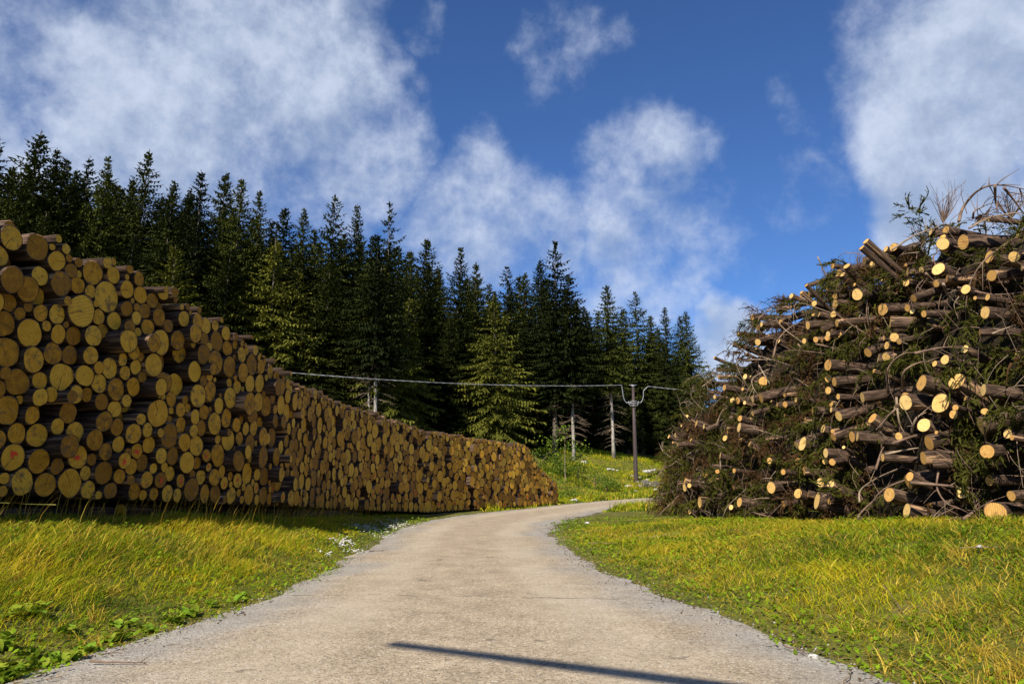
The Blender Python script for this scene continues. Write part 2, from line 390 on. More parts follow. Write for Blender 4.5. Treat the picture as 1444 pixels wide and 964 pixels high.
def mat_leafy(name, attrname='col', trans=0.25):
    m, t, b = new_mat(name)
    c = attr(t, attrname, 'Color'); b.inputs['Roughness'].default_value = 0.75
    b.inputs['Specular IOR Level'].default_value = 0.15
    t.l.new(c, b.inputs['Base Color'])
    tr = t.node('ShaderNodeBsdfTranslucent'); t.l.new(c, tr.inputs['Color'])
    mx = t.node('ShaderNodeMixShader'); mx.inputs[0].default_value = trans
    t.l.new(b.outputs[0], mx.inputs[1]); t.l.new(tr.outputs[0], mx.inputs[2])
    t.l.new(mx.outputs[0], t.n['Material Output'].inputs['Surface'])
    return m
M['grass'] = mat_leafy('grass_blades', trans=0.45)
M['leaf'] = mat_leafy('broad_leaf', trans=0.3)
def mat_needles(name, c1, c2, trans=0.12):
    m, t, b = new_mat(name)
    n = t.noise(pos(t), 0.55, 4.0, 0.6); n2 = t.noise(pos(t), 5.0, 2.0)
    f = t.math('ADD', t.math('ADD', t.math('MULTIPLY', n, 0.55), t.math('MULTIPLY', n2, 0.3)), t.math('MULTIPLY', t.math('SUBTRACT', objrand(t), 0.5), 0.4))
    c = t.ramp(f, [(0.28, c1), (0.62, c2)])
    t.l.new(c, b.inputs['Base Color']); b.inputs['Roughness'].default_value = 0.8; b.inputs['Specular IOR Level'].default_value = 0.1
    tr = t.node('ShaderNodeBsdfTranslucent'); t.l.new(c, tr.inputs['Color'])
    mx = t.node('ShaderNodeMixShader'); mx.inputs[0].default_value = trans
    t.l.new(b.outputs[0], mx.inputs[1]); t.l.new(tr.outputs[0], mx.inputs[2])
    t.l.new(mx.outputs[0], t.n['Material Output'].inputs['Surface'])
    return m
M['needles'] = mat_needles('spruce_needles', (.015, .022, .005), (.066, .076, .012))
M['needles_light'] = mat_needles('light_spruce_needles', (.07, .078, .012), (.18, .175, .025))
M['needles_brush'] = mat_needles('cut_bough_needles', (.055, .055, .008), (.30, .24, .025))

def mat_ground():
    m, t, b = new_mat('meadow_soil')
    p = pos(t); n = t.noise(p, 0.45, 5.0, 0.6); n2 = t.noise(p, 4.0, 5.0, 0.65); n3 = t.noise(p, 30.0, 3.0, 0.6)
    c = t.ramp(t.math('ADD', t.math('MULTIPLY', n, 0.6), t.math('MULTIPLY', n2, 0.4)), [(0.33, (.055, .060, .010)), (0.5, (.11, .11, .015)), (0.64, (.19, .15, .03))])
    c = t.mix(t.ss(n3, 0.5, 0.75, 0, 0.6), c, (.035, .026, .014))
    t.l.new(c, b.inputs['Base Color']); b.inputs['Roughness'].default_value = 1.0
    bump(t, b, t.math('ADD', n2, n3), 0.8, 0.05); return m
M['ground'] = mat_ground()
def mat_road():
    m, t, b = new_mat('worn_gravel_road')
    p = pos(t); e = attr(t, 'edge')                                            # 0 in the middle, 1 at the rim
    big = t.noise(p, 0.35, 4.0, 0.6); mid = t.noise(p, 2.2, 5.0, 0.65); fine = t.noise(p, 26.0, 4.0, 0.7); grit = t.noise(p, 70.0, 3.0, 0.75); trk = t.math('ABSOLUTE', t.math('SUBTRACT', e, 0.48))
    beige = t.ramp(t.math('ADD', t.math('MULTIPLY', mid, 0.16), t.math('ADD', t.math('MULTIPLY', fine, 0.34), t.math('MULTIPLY', grit, 0.5))), [(0.40, (.14, .105, .07)), (0.5, (.35, .275, .185)), (0.60, (.58, .475, .34))])
    grey = t.ramp(t.math('ADD', t.math('MULTIPLY', mid, 0.16), t.math('ADD', t.math('MULTIPLY', fine, 0.34), t.math('MULTIPLY', grit, 0.5))), [(0.36, (.13, .12, .105)), (0.5, (.30, .275, .24)), (0.62, (.48, .45, .40))])
    k = t.math('ADD', e, t.math('MULTIPLY', t.math('SUBTRACT', big, 0.5), 1.3))
    c = t.mix(t.ss(k, 0.55, 0.95, 0, .85), beige, grey)
    c = t.mix(t.math('MULTIPLY', t.ss(trk, 0.24, 0.06), t.ss(big, 0.35, 0.6, 0.15, 0.5)), c, (.48, .40, .30))        # worn wheel tracks
    vo = t.node('ShaderNodeTexVoronoi'); vo.inputs['Scale'].default_value = 38.0; t.l.new(p, vo.inputs['Vector'])
    vs = t.node('ShaderNodeSeparateColor'); t.l.new(vo.outputs['Color'], vs.inputs[0])
    chip = t.ss(vo.outputs['Distance'], 0.36, 0.24)
    c = t.mix(t.math('MULTIPLY', chip, t.ss(vs.outputs[0], 0.90, 0.93, 0, 0.9)), c, (.66, .63, .58))
    c = t.mix(t.math('MULTIPLY', chip, t.ss(vs.outputs[1], 0.84, 0.88, 0, 0.8)), c, (.075, .06, .048))
    vo2 = t.node('ShaderNodeTexVoronoi'); vo2.inputs['Scale'].default_value = 17.0; t.l.new(t.vec('ADD', p, t.vec('SCALE', t.noise(p, 20.0, 2.0, color=True), scale=.05)), vo2.inputs['Vector'])
    vs2 = t.node('ShaderNodeSeparateColor'); t.l.new(vo2.outputs['Color'], vs2.inputs[0])
    c = t.mix(t.math('MULTIPLY', t.ss(vo2.outputs['Distance'], 0.30, 0.20), t.ss(vs2.outputs[2], 0.90, 0.93, 0, 0.8)), c, (.085, .065, .05))
    c = t.mix(t.ss(t.noise(p, 11.0, 5.0, 0.75), 0.60, 0.72, 0, 0.3), c, (.16, .13, .10))
    c = t.mix(t.ss(grit, 0.56, 0.72, 0, 0.55), c, (.10, .085, .065))
    sp = t.noise(t.vec('MULTIPLY', p, (1.0, 1.3, 1.0)), 1.9, 4.0, 0.62)
    c = t.mix(t.ss(sp, 0.645, 0.71, 0, 0.7), c, (.11, .09, .07))               # oily blots
    c = t.mix(t.math('MULTIPLY', t.ss(t.noise(p, 7.0, 4.0, 0.7), 0.60, 0.68), t.ss(e, 0.6, 1.0, 0.06, 0.95)), c, (.085, .05, .03))   # needle litter
    # cross joint
    ys = t.node('ShaderNodeSeparateXYZ'); t.l.new(p, ys.inputs[0])
    j = t.math('ABSOLUTE', t.math('SUBTRACT', t.math('ADD', ys.outputs[1], t.math('ADD', t.math('MULTIPLY', ys.outputs[0], 0.10), t.math('MULTIPLY', t.noise(p, 2.0, 3.0), 0.35))), 8.72))
    c = t.mix(t.math('MULTIPLY', t.ss(j, 0.035, 0.012), t.ss(t.noise(p, 3.0, 3.0), 0.38, 0.55, 0, 0.75)), c, (.09, .075, .06))
    t.l.new(c, b.inputs['Base Color']); b.inputs['Roughness'].default_value = 0.92
    bump(t, b, t.math('ADD', t.math('MULTIPLY', fine, 0.6), t.math('ADD', t.math('MULTIPLY', grit, 0.5), t.math('MULTIPLY', chip, 0.25))), 0.8, 0.012); return m
M['road'] = mat_road()

# ------------------------------------------------------------------ ground and road
def build_ground():
    def axis(a, b, lo, hi, step, grow):
        x = list(np.arange(lo, hi + 1e-6, step)); s = step
        while x[-1] < b: s *= grow; x.append(x[-1] + s)
        s = step
        while x[0] > a: s *= grow; x.insert(0, x[0] - s)
        return np.array(x)
    xs = axis(-2500, 2500, -14, 16, 0.30, 1.16); ys = axis(-2500, 3200, 0, 46, 0.33, 1.14)
    X, Y = np.meshgrid(xs, ys); Z = terrain(X, Y)
    nx, ny = len(xs), len(ys); i = (np.arange(ny - 1)[:, None] * nx + np.arange(nx - 1)).ravel()
    o = link('ground', make_mesh('ground', np.stack([X.ravel(), Y.ravel(), Z.ravel()], 1), np.stack([i, i + 1, i + nx + 1, i + nx], 1), M['ground'], smooth=True))
    tag(o, kind='structure')
    us = np.concatenate([np.arange(12, ROAD.S[-1] * 0.55, 0.22)]); k = 15
    V = []; E = []
    for u in us:
        p = ROAD.pt(u); tt = ROAD.tan(u, 0.5); nn = np.array([-tt[1], tt[0]]); h = float(road_half(u))
        wl = h + (float(vnoise(np.array(u * 0.9), np.array(1.5), 1)) - 0.5) * 0.30 + (float(vnoise(np.array(u * 3.1), np.array(7.5), 2)) - 0.5) * 0.30
        wr = h + (float(vnoise(np.array(u * 0.9), np.array(31.5), 1)) - 0.5) * 0.30 + (float(vnoise(np.array(u * 3.1), np.array(47.5), 2)) - 0.5) * 0.30
        for j in range(k):
            f = -1 + 2 * j / (k - 1); off = -f * (wr if f > 0 else wl)
            V.append((p[0] + nn[0] * off, p[1] + nn[1] * off, 0.012 - 0.03 * abs(f) ** 6 + float(road_z(p[1])))); E.append(abs(f))
    n = len(us); i = (np.arange(n - 1)[:, None] * k + np.arange(k - 1)).ravel()
    o = link('road', make_mesh('road', V, np.stack([i, i + 1, i + k + 1, i + k], 1), M['road'], smooth=True, attrs={'edge': ('FLOAT', E)}))
    tag(o, kind='structure')
build_ground()

# ------------------------------------------------------------------ logs
LOGV = []
def log_geo(seed, k=18, rings=5):
    """unit log: radius 1, length 1, sawn end at y = 0 facing -y"""
    r = random.Random(seed); ph = [r.uniform(0, 6.28) for _ in range(4)]; am = [r.uniform(0.01, .10), r.uniform(0, .06), r.uniform(0, .035), r.uniform(0, .025)]
    a = np.arange(k) * 2 * PI / k
    out = 1 + sum(am[i] * np.cos((i + 2) * a + ph[i]) for i in range(4))
    if r.random() < 0.25: out *= 1 - 0.10 * np.exp(-((a - r.uniform(1, 5)) / 0.28) ** 2)
    ys = np.linspace(0, 1, rings); V = []
    for i, y in enumerate(ys):
        w = out * (1 - 0.10 * y) * (1 + np.array([r.uniform(-.015, .015) for _ in a]))
        V.append(np.stack([np.cos(a) * w, np.full(k, y), np.sin(a) * w], 1))
    rim = 0.95
    V.append(np.stack([np.cos(a) * out * rim, np.full(k, 0.0), np.sin(a) * out * rim], 1))   # bark thickness ring
    Vb = np.concatenate(V); q = []
    idx = np.arange(k); nx = (idx + 1) % k
    for i in range(rings - 1): q.append(np.stack([i * k + idx, (i + 1) * k + idx, (i + 1) * k + nx, i * k + nx], 1))
    R = rings * k; q.append(np.stack([R + idx, idx, nx, R + nx], 1))
    c = len(Vb); Vb = np.vstack([Vb, [0, 1, 0]]); B = (rings - 1) * k
    tb = np.stack([np.full(k, c), B + nx, B + idx], 1)
    Vc = np.vstack([np.stack([np.cos(a) * out * rim, np.full(k, 0.0), np.sin(a) * out * rim], 1),
                    np.stack([np.cos(a) * out * .5, np.full(k, -0.0) , np.sin(a) * out * .5], 1), [[0, 0, 0]]])
    qc = np.stack([idx, nx, k + nx, k + idx], 1); tc = np.stack([np.full(k, 2 * k), k + idx, k + nx], 1)
    return Vb, np.concatenate(q), tb, Vc, qc, tc
LOGS = [log_geo(100 + i) for i in range(12)]
LOG_ME = []
for i, (Vb, q, tb, Vc, qc, tc) in enumerate(LOGS):
    def att(V, s): return {'lp': ('FLOAT_VECTOR', V * np.array([1, 6, 1])), 'rnd': ('FLOAT', np.full(len(V), s))}
    mb = make_mesh('log', Vb, [q, tb], M['bark'], smooth=True, attrs=att(Vb, i * .083))
    mo = make_mesh('cut_face', Vc, [qc, tc], M['cut_old'], attrs=att(Vc, i * .083))
    mn = make_mesh('cut_face', Vc, [qc, tc], M['cut_new'], attrs=att(Vc, i * .083))
    LOG_ME.append((mb, mo, mn))
def log_matrix(p, axis, r, L, roll):
    y = Vector(axis).normalized(); x = y.cross(Vector((0, 0, 1)))
    if x.length < 1e-3: x = Vector((1, 0, 0))
    x.normalize(); z = x.cross(y)
    R = Matrix((x, y, z)).transposed() @ Matrix.Rotation(roll, 3, 'Y')
    Mx = R.to_4x4() @ Matrix.Diagonal((r, L, r, 1)); Mx.translation = Vector(p); return Mx
def place_log(v, Mx, fresh, label, cat, group):
    o = link('cut_trunk' if fresh else 'log', LOG_ME[v][0]); o.matrix_world = Mx; tag(o, label, cat, group)
    f = link('cut_face', LOG_ME[v][2 if fresh else 1], o); f.location = (0, 0, 0)
    return o

def paint_mark(o, v, seed):
    """a few sprayed strokes lying just proud of the sawn end"""
    r = random.Random(seed); mb = MB(); cx, cz = r.uniform(-.1, .3), r.uniform(-.15, .2); n = r.choice([2, 2, 3])
    for i in range(n):
        a = r.uniform(0.9, 2.2); L = r.uniform(.35, .75); w = r.uniform(.07, .12)
        x0, z0 = cx + (i - (n - 1) / 2) * 0.24, cz + r.uniform(-.08, .08); dx, dz = math.cos(a) * L / 2, math.sin(a) * L / 2
        pts = [(x0 - dx + (x0 + dx - x0 + dx) * s + .05 * math.sin(s * 5 + i), z0 - dz + 2 * dz * s) for s in np.linspace(0, 1, 5)]
        nx_, nz_ = -math.sin(a) * w, math.cos(a) * w
        V = []
        for j, (x, z) in enumerate(pts):
            k = (0.5, 1, 1.1, .9, .45)[j]; V += [(x - nx_ * k, -0.0012 - i * .0003, z - nz_ * k), (x + nx_ * k, -0.0012 - i * .0003, z + nz_ * k)]
        mb.add(V, [(2 * j, 2 * j + 1, 2 * j + 3, 2 * j + 2) for j in range(4)])
    return link('paint_mark', mb.mesh('paint_mark', M['paint']), o)

# ------------------------------------------------------------------ the long stack on the left
def build_stack():
    fit = []
    z2 = 3.013; z1 = 3.213
    A = [(45, 25, 110), (137, 58, 125), (250, 40, 105), (325, 75, 90), (388, 72, 95), (445, 40, 60), (510, 105, 120), (467, 115, 75), (68, 155, 130), (230, 140, 90),
         (328, 150, 95), (390, 170, 95), (432, 172, 70), (157, 195, 115), (268, 242, 130), (333, 252, 105), (486, 208, 105), (65, 283, 115), (180, 295, 82),
         (413, 255, 80), (515, 305, 115), (465, 335, 115), (528, 198, 65), (562, 140, 85), (588, 180, 70), (552, 278, 75), (620, 310, 75), (233, 335, 70),
         (282, 340, 68), (330, 360, 98), (371, 348, 75), (10, 350, 95), (60, 420, 135), (127, 390, 95), (225, 412, 82), (287, 457, 100), (367, 455, 108),
         (405, 402, 90), (472, 440, 85), (545, 410, 105), (578, 380, 105), (500, 480, 85), (512, 400, 65), (670, 402, 130), (722, 360, 70), (165, 480, 85),
         (110, 522, 105), (250, 518, 78), (315, 540, 100), (388, 562, 115), (430, 512, 108), (505, 567, 85), (547, 545, 100), (705, 515, 110), (678, 590, 75),
         (18, 552, 88), (172, 582, 110), (263, 612, 110), (100, 647, 125, 1), (343, 655, 115, 1), (446, 615, 85), (406, 650, 55), (494, 652, 78, 1), (590, 600, 75, 1),
         (565, 655, 78), (192, 700, 110), (290, 712, 85), (408, 725, 85), (525, 710, 80), (557, 727, 55), (445, 720, 130), (113, 785, 118), (227, 797, 100),
         (335, 785, 140), (385, 818, 85), (477, 798, 85), (525, 800, 90), (577, 798, 90), (621, 818, 55), (680, 722, 80, 1), (765, 735, 75, 1), (750, 690, 80),
         (672, 805, 85), (700, 790, 110), (730, 800, 75), (620, 745, 75), (800, 795, 110), (858, 805, 80), (887, 632, 85, 1), (618, 640, 75), (752, 620, 85)]
    fit += [(x / z2, 440 + y / z2, h / z2, e[0] if e else 0) for (x, y, h, *e) in A]
    Bq = [(52, 527, 108), (12, 600, 100), (186, 550, 115), (110, 625, 115), (264, 610, 100), (305, 650, 75), (192, 663, 85), (35, 710, 130), (128, 742, 115), (282, 727, 120),
          (343, 720, 85), (380, 775, 75), (12, 802, 125), (72, 830, 95), (222, 795, 95), (202, 850, 85), (440, 690, 105), (534, 683, 80), (491, 795, 137), (580, 730, 90),
          (627, 770, 95), (615, 795, 60), (585, 815, 80), (368, 860, 170), (438, 875, 80), (265, 910, 115), (540, 900, 80), (603, 895, 70), (658, 870, 75), (617, 855, 75),
          (743, 797, 80), (702, 810, 70), (780, 830, 110), (732, 875, 75), (825, 900, 70), (885, 905, 75), (945, 910, 70)]
    fit += [(x / z1, 160 + y / z1, h / z1, 0) for (x, y, h) in Bq]
    # red marks further along (pixels of the photograph)
    red = [(295, 651), (318, 673), (335, 672), (362, 683), (386, 682), (390, 690), (414, 685), (425, 700), (450, 689), (461, 696), (478, 690), (497, 690), (507, 690),
           (526, 691), (540, 688), (527, 641), (528, 658), (555, 694), (563, 700), (575, 696), (586, 694), (601, 703), (620, 707), (641, 706), (662, 703), (682, 692), (671, 704),
           (709, 710), (730, 698), (742, 696), (720, 705), (748, 705), (766, 695), (772, 695), (784, 697), (777, 702), (773, 703), (756, 700), (697, 717)]
    top_px = [(0, 308), (52, 316), (90, 342), (95, 360), (170, 362), (205, 385), (206, 398), (243, 400), (262, 428), (300, 440), (330, 462), (352, 480), (380, 505), (420, 540),
              (446, 548), (500, 572), (540, 585), (590, 600), (640, 612), (700, 620), (744, 626)]
    TS, TZ = [], []
    for q in top_px:
        h = STACK.hit(*q)
        if h: TS.append(h[0]); TZ.append(h[1])
    Smax = STACK.S[-1]; end = Smax
    e1 = TS[-1]; TS += [e1 + 0.35, e1 + 1.0, Smax + 0.2]; TZ += [TZ[-1] - 0.35, TZ[-1] - 1.0, 1.0]
    def ztop(s): return np.interp(s, TS, TZ)
    def zbot(s): return STACK.pt(s)[..., 2] + np.interp(s, [0, 12, 17, 22], [0.30, 0.26, 0.16, 0.05])
    C = []                                                     # s, z, r, red
    for (px, py, h, e) in fit:
        hh = STACK.hit(px, py)
        if not hh: continue
        s, z = hh; p = STACK.pt(s); r = h / 2 / F0 * project(np.array([p[0], p[1], z]))[2]
        C.append([s, z, r * 0.97, e])
    for (px, py) in red:
        hh = STACK.hit(px, py)
        if hh: C.append([hh[0], hh[1], random.uniform(.11, .16), 1])
    arr = np.array(C)
    # shrink overlapping fitted circles a little so that none runs through another
    for it in range(60):
        D = np.hypot(arr[:, None, 0] - arr[None, :, 0], arr[:, None, 1] - arr[None, :, 1]) + np.eye(len(arr)) * 99
        ov = arr[:, None, 2] + arr[None, :, 2] - D; i, j = np.unravel_index(np.argmax(ov), ov.shape)
        mx = ov[i, j]
        if mx < 0.004: break
        sel = np.argwhere(np.triu(ov > 0.003))
        for a, b in sel:
            d = arr[b, :2] - arr[a, :2]; L = np.hypot(*d) + 1e-6; o_ = arr[a, 2] + arr[b, 2] - L
            if o_ <= 0: continue
            arr[a, :2] -= d / L * o_ * .2; arr[b, :2] += d / L * o_ * .2; arr[a, 2] -= o_ * .1; arr[b, 2] -= o_ * .1
    arr = arr[arr[:, 2] > 0.06]
    N = len(arr); buf = np.zeros((4000, 4)); buf[:N] = arr
    def fill(tries, rlo, rhi):
        nonlocal N
        S_ = RNG.uniform(0, Smax, tries); Q = RNG.random(tries); RR = RNG.uniform(rlo, rhi, tries)
        zb = zbot(S_); zt = ztop(S_); Zc = zb + Q * (zt - zb)
        for i in range(tries):
            s, z = S_[i], Zc[i]
            lim = min(z - zb[i], zt[i] - z + 0.02, s + .05, Smax - s + .1)
            if lim < rlo: continue
            d = np.hypot(buf[:N, 0] - s, buf[:N, 1] - z) - buf[:N, 2]; m = d.min()
            r = min(m, lim, RR[i])
            if r < rlo: continue
            # drop until it rests: small downhill moves
            for _ in range(14):
                moved = False
                for dx in (0, -.03, .03, -.06, .06):
                    z2_ = z - .03; s2 = s + dx
                    if z2_ - r < zbot(s2) or s2 < 0 or s2 > Smax or z2_ + r > ztop(s2) + .03: continue
                    if (np.hypot(buf[:N, 0] - s2, buf[:N, 1] - z2_) - buf[:N, 2]).min() >= r: s, z, moved = s2, z2_, True; break
                if not moved: break
            buf[N] = (s, z, r, 0); N += 1
            if N >= 3990: return
    fill(900, .17, .22); fill(5000, .13, .18); fill(9000, .105, .15); fill(12000, .08, .12); fill(9000, .058, .085)
    arr = buf[:N].copy(); fit0 = arr[:, 3].copy()
    sg = np.linspace(0, Smax, 400); area = float(np.mean(ztop(sg) - zbot(sg)) * Smax)
    for it in range(190):                                       # settle: swell slightly and push apart until the ends touch
        if it < 120 and PI * (arr[:, 2] ** 2).sum() < .835 * area: arr[:, 2] = np.minimum(arr[:, 2] * 1.004, .25)
        o_s = np.argsort(arr[:, 0]); arr = arr[o_s]
        for sh_ in range(1, 34):
            a_, b_ = arr[:-sh_], arr[sh_:]
            d = b_[:, :2] - a_[:, :2]; L = np.hypot(d[:, 0], d[:, 1]) + 1e-6; ov = a_[:, 2] + b_[:, 2] - L; m = ov > 0
            if not m.any(): continue
            mv = d[m] / L[m, None] * (ov[m] * .42)[:, None]
            np.add.at(arr, (np.nonzero(m)[0][:, None], np.array([[0, 1]])), -mv); np.add.at(arr, (np.nonzero(m)[0][:, None] + sh_, np.array([[0, 1]])), mv)
        arr[:, 1] -= .0015
        arr[:, 0] = np.clip(arr[:, 0], 0, Smax); arr[:, 1] = np.clip(arr[:, 1], zbot(arr[:, 0]) + arr[:, 2], np.maximum(ztop(arr[:, 0]) + .04 - arr[:, 2], zbot(arr[:, 0]) + arr[:, 2]))
    for it in range(2):                                         # what still overlaps gives way
        D = np.hypot(arr[:, None, 0] - arr[None, :, 0], arr[:, None, 1] - arr[None, :, 1]) + np.eye(len(arr)) * 99
        ov = arr[:, None, 2] + arr[None, :, 2] - D; mx = ov.max(1); arr[:, 2] -= np.clip(mx - .004, 0, .03) * .5
    arr = arr[arr[:, 2] > .045]; N = len(arr); buf[:N] = arr; fill(7000, .085, .15); fill(14000, .045, .095); arr = buf[:N].copy(); print('STACK logs', N, 'cover', PI * (arr[:, 2] ** 2).sum() / area)
    P = STACK.pt(arr[:, 0]); pos3 = np.stack([P[:, 0], P[:, 1], arr[:, 1]], 1); pr = project(pos3)
    size = arr[:, 2] / np.maximum(pr[:, 2], 1)
    infr = (pr[:, 0] > -25) & (pr[:, 0] < W0) & (pr[:, 2] > 1)
    order = np.argsort(-np.where(infr, size + arr[:, 3] * 10, -1))
    ind = set(order[:300].tolist())
    T = STACK.tan(arr[:, 0], 1.2); n0_ = np.stack([-T[:, 1], T[:, 0]], 1); ro = np.radians(np.interp(arr[:, 0], [0, 8, 30], [2.5, 3, -5])); ax = np.stack([n0_[:, 0] * np.cos(ro) - n0_[:, 1] * np.sin(ro), n0_[:, 0] * np.sin(ro) + n0_[:, 1] * np.cos(ro)], 1)      # into the stack (left of travel)
    # -------- labels
    lab = {}
    reds = [i for i in np.argsort(pr[:, 0]) if arr[i, 3] > 0 and i in ind]
    for k, i in enumerate(reds): lab[i] = 'log end with red paint mark in left stack, %s red mark from the left' % ordw(k + 1)
    tops = [i for i in np.argsort(pr[:, 0]) if i in ind and i not in lab and arr[i, 1] + arr[i, 2] > ztop(arr[i, 0]) - .16]
    tops = [i for i in tops if not np.any((np.abs(arr[:, 0] - arr[i, 0]) < arr[i, 2] * .8) & (arr[:, 1] > arr[i, 1] + .05))]
    for k, i in enumerate(tops): lab[i] = 'uppermost log of the left stack against trees, %s along the top from the left' % ordw(k + 1)
    def neighbours(src, words, what):
        for k, i in enumerate(src):
            for (dx, dy), w in words:
                d = arr[:, :2] - arr[i, :2]; L = np.hypot(d[:, 0], d[:, 1]) + 1e-9
                c = (d[:, 0] * dx + d[:, 1] * dy) / L; ok = (c > .8) & (L < .6) & (L > 1e-6)
                for j in np.argsort(np.where(ok, L, 99))[:1]:
                    if ok[j] and j in ind and j not in lab: lab[j] = 'log end %s the %s %s' % (w, ordw(k + 1), what)
    W4 = [((0, 1), 'just above'), ((0, -1), 'just below'), ((-1, 0), 'just left of'), ((1, 0), 'just right of')]
    neighbours(reds, W4, 'red-marked log of the left stack, from the left')
    neighbours(tops, W4[1:2], 'uppermost log of the left stack, from the left')
    bots = [i for i in np.argsort(pr[:, 0]) if i in ind and i not in lab and arr[i, 1] - arr[i, 2] < zbot(arr[i, 0]) + .10]
    for k, i in enumerate(bots): lab[i] = 'unmarked bottom-row log of the left stack, %s from the left' % ordw(k + 1)
    for i in ind:
        if i in lab: continue
        x = pr[i, 0]; zr = (arr[i, 1] - zbot(arr[i, 0])) / (ztop(arr[i, 0]) - zbot(arr[i, 0]))
        a = 'at the left edge' if x < 110 else 'near leaning trunks' if x < 200 else 'below tallest spruce' if x < 290 else 'where it drops' if x < 380 else 'towards the bend'
        h = 'low' if zr < .36 else 'halfway up' if zr < .68 else 'high'
        szw = 'thick' if arr[i, 2] > .17 else 'medium' if arr[i, 2] > .125 else 'thin'
        lab[i] = '%s log end %s in left stack %s' % (szw, h, a)
    by = {}
    for i in ind: by.setdefault(lab[i], []).append(i)
    for l_, g_ in by.items():
        if len(g_) > 1:
            for k, i in enumerate(sorted(g_, key=lambda q: pr[q, 0])): lab[i] = l_ + ', ' + ordw(k + 1) + ' from the left'
    stuff = MB()
    for i in range(N):
        s, z, r, e = arr[i]; rr = random.Random(i * 7 + 1); v = rr.randrange(12)
        prot = rr.gauss(0, .022) + (rr.uniform(.06, .22) if rr.random() < .05 else 0) - (rr.uniform(.1, .4) if rr.random() < .07 else 0)
        a = Vector((ax[i, 0], ax[i, 1], rr.gauss(0, .012))); a = (a + Vector((T[i, 0], T[i, 1], 0)) * rr.gauss(0, .035)).normalized()
        p = Vector(pos3[i]) - a * prot; Mx = log_matrix(p, a, r * 1.04, 4.1 + rr.uniform(-.15, .15), rr.uniform(0, 6.28))
        if i in ind:
            o = place_log(v, Mx, False, lab[i], 'log', 'logs stacked along the left side of the road')
            if e > 0: paint_mark(o, v, i)
        else:
            A3 = np.array(Mx)
            Vb, q, tb, Vc, qc, tc = LOGS[v]; rn = rr.random()
            for V_, q_, t_, m_ in ((Vb, q, tb, 0), (Vc, qc, tc, 1)):
                stuff.add(V_ @ A3[:3, :3].T + A3[:3, 3], q_, t_, m_, lp=V_ * np.array([1, 6, 1]), rnd=np.full(len(V_), rn))
    o = link('stacked_logs', stuff.mesh('stacked_logs', [M['bark'], M['cut_old']], True))
    tag(o, 'remaining small and distant sawn logs of the long left stack', 'logs', None, 'stuff')
    # bearers under the near end
    for k, off in enumerate((0.35, 3.4)):
        for j, (s0, s1) in enumerate(((0.2, 5.8), (6.0, 11.6), (11.8, 16.5))):
            p0 = STACK.pt(s0); p1 = STACK.pt(s1); t0 = STACK.tan(s0); n_ = np.array([-t0[1], t0[0]]); t1 = STACK.tan(s1); n1 = np.array([-t1[1], t1[0]])
            a0 = Vector((p0[0] + n_[0] * off, p0[1] + n_[1] * off, p0[2] + .10)); a1 = Vector((p1[0] + n1[0] * off, p1[1] + n1[1] * off, p1[2] + .08))
            Mx = log_matrix(a0, a1 - a0, .13, (a1 - a0).length, k)
            o = place_log((k * 3 + j) % 12, Mx, False, 'bark-covered bearer log lying %s the left stack, %s from the left' % (('under the front of', 'under the back of')[k], ordw(j + 1)), 'log', None)
            o.name = 'bearer_log'
    return arr, N
STK = build_stack()

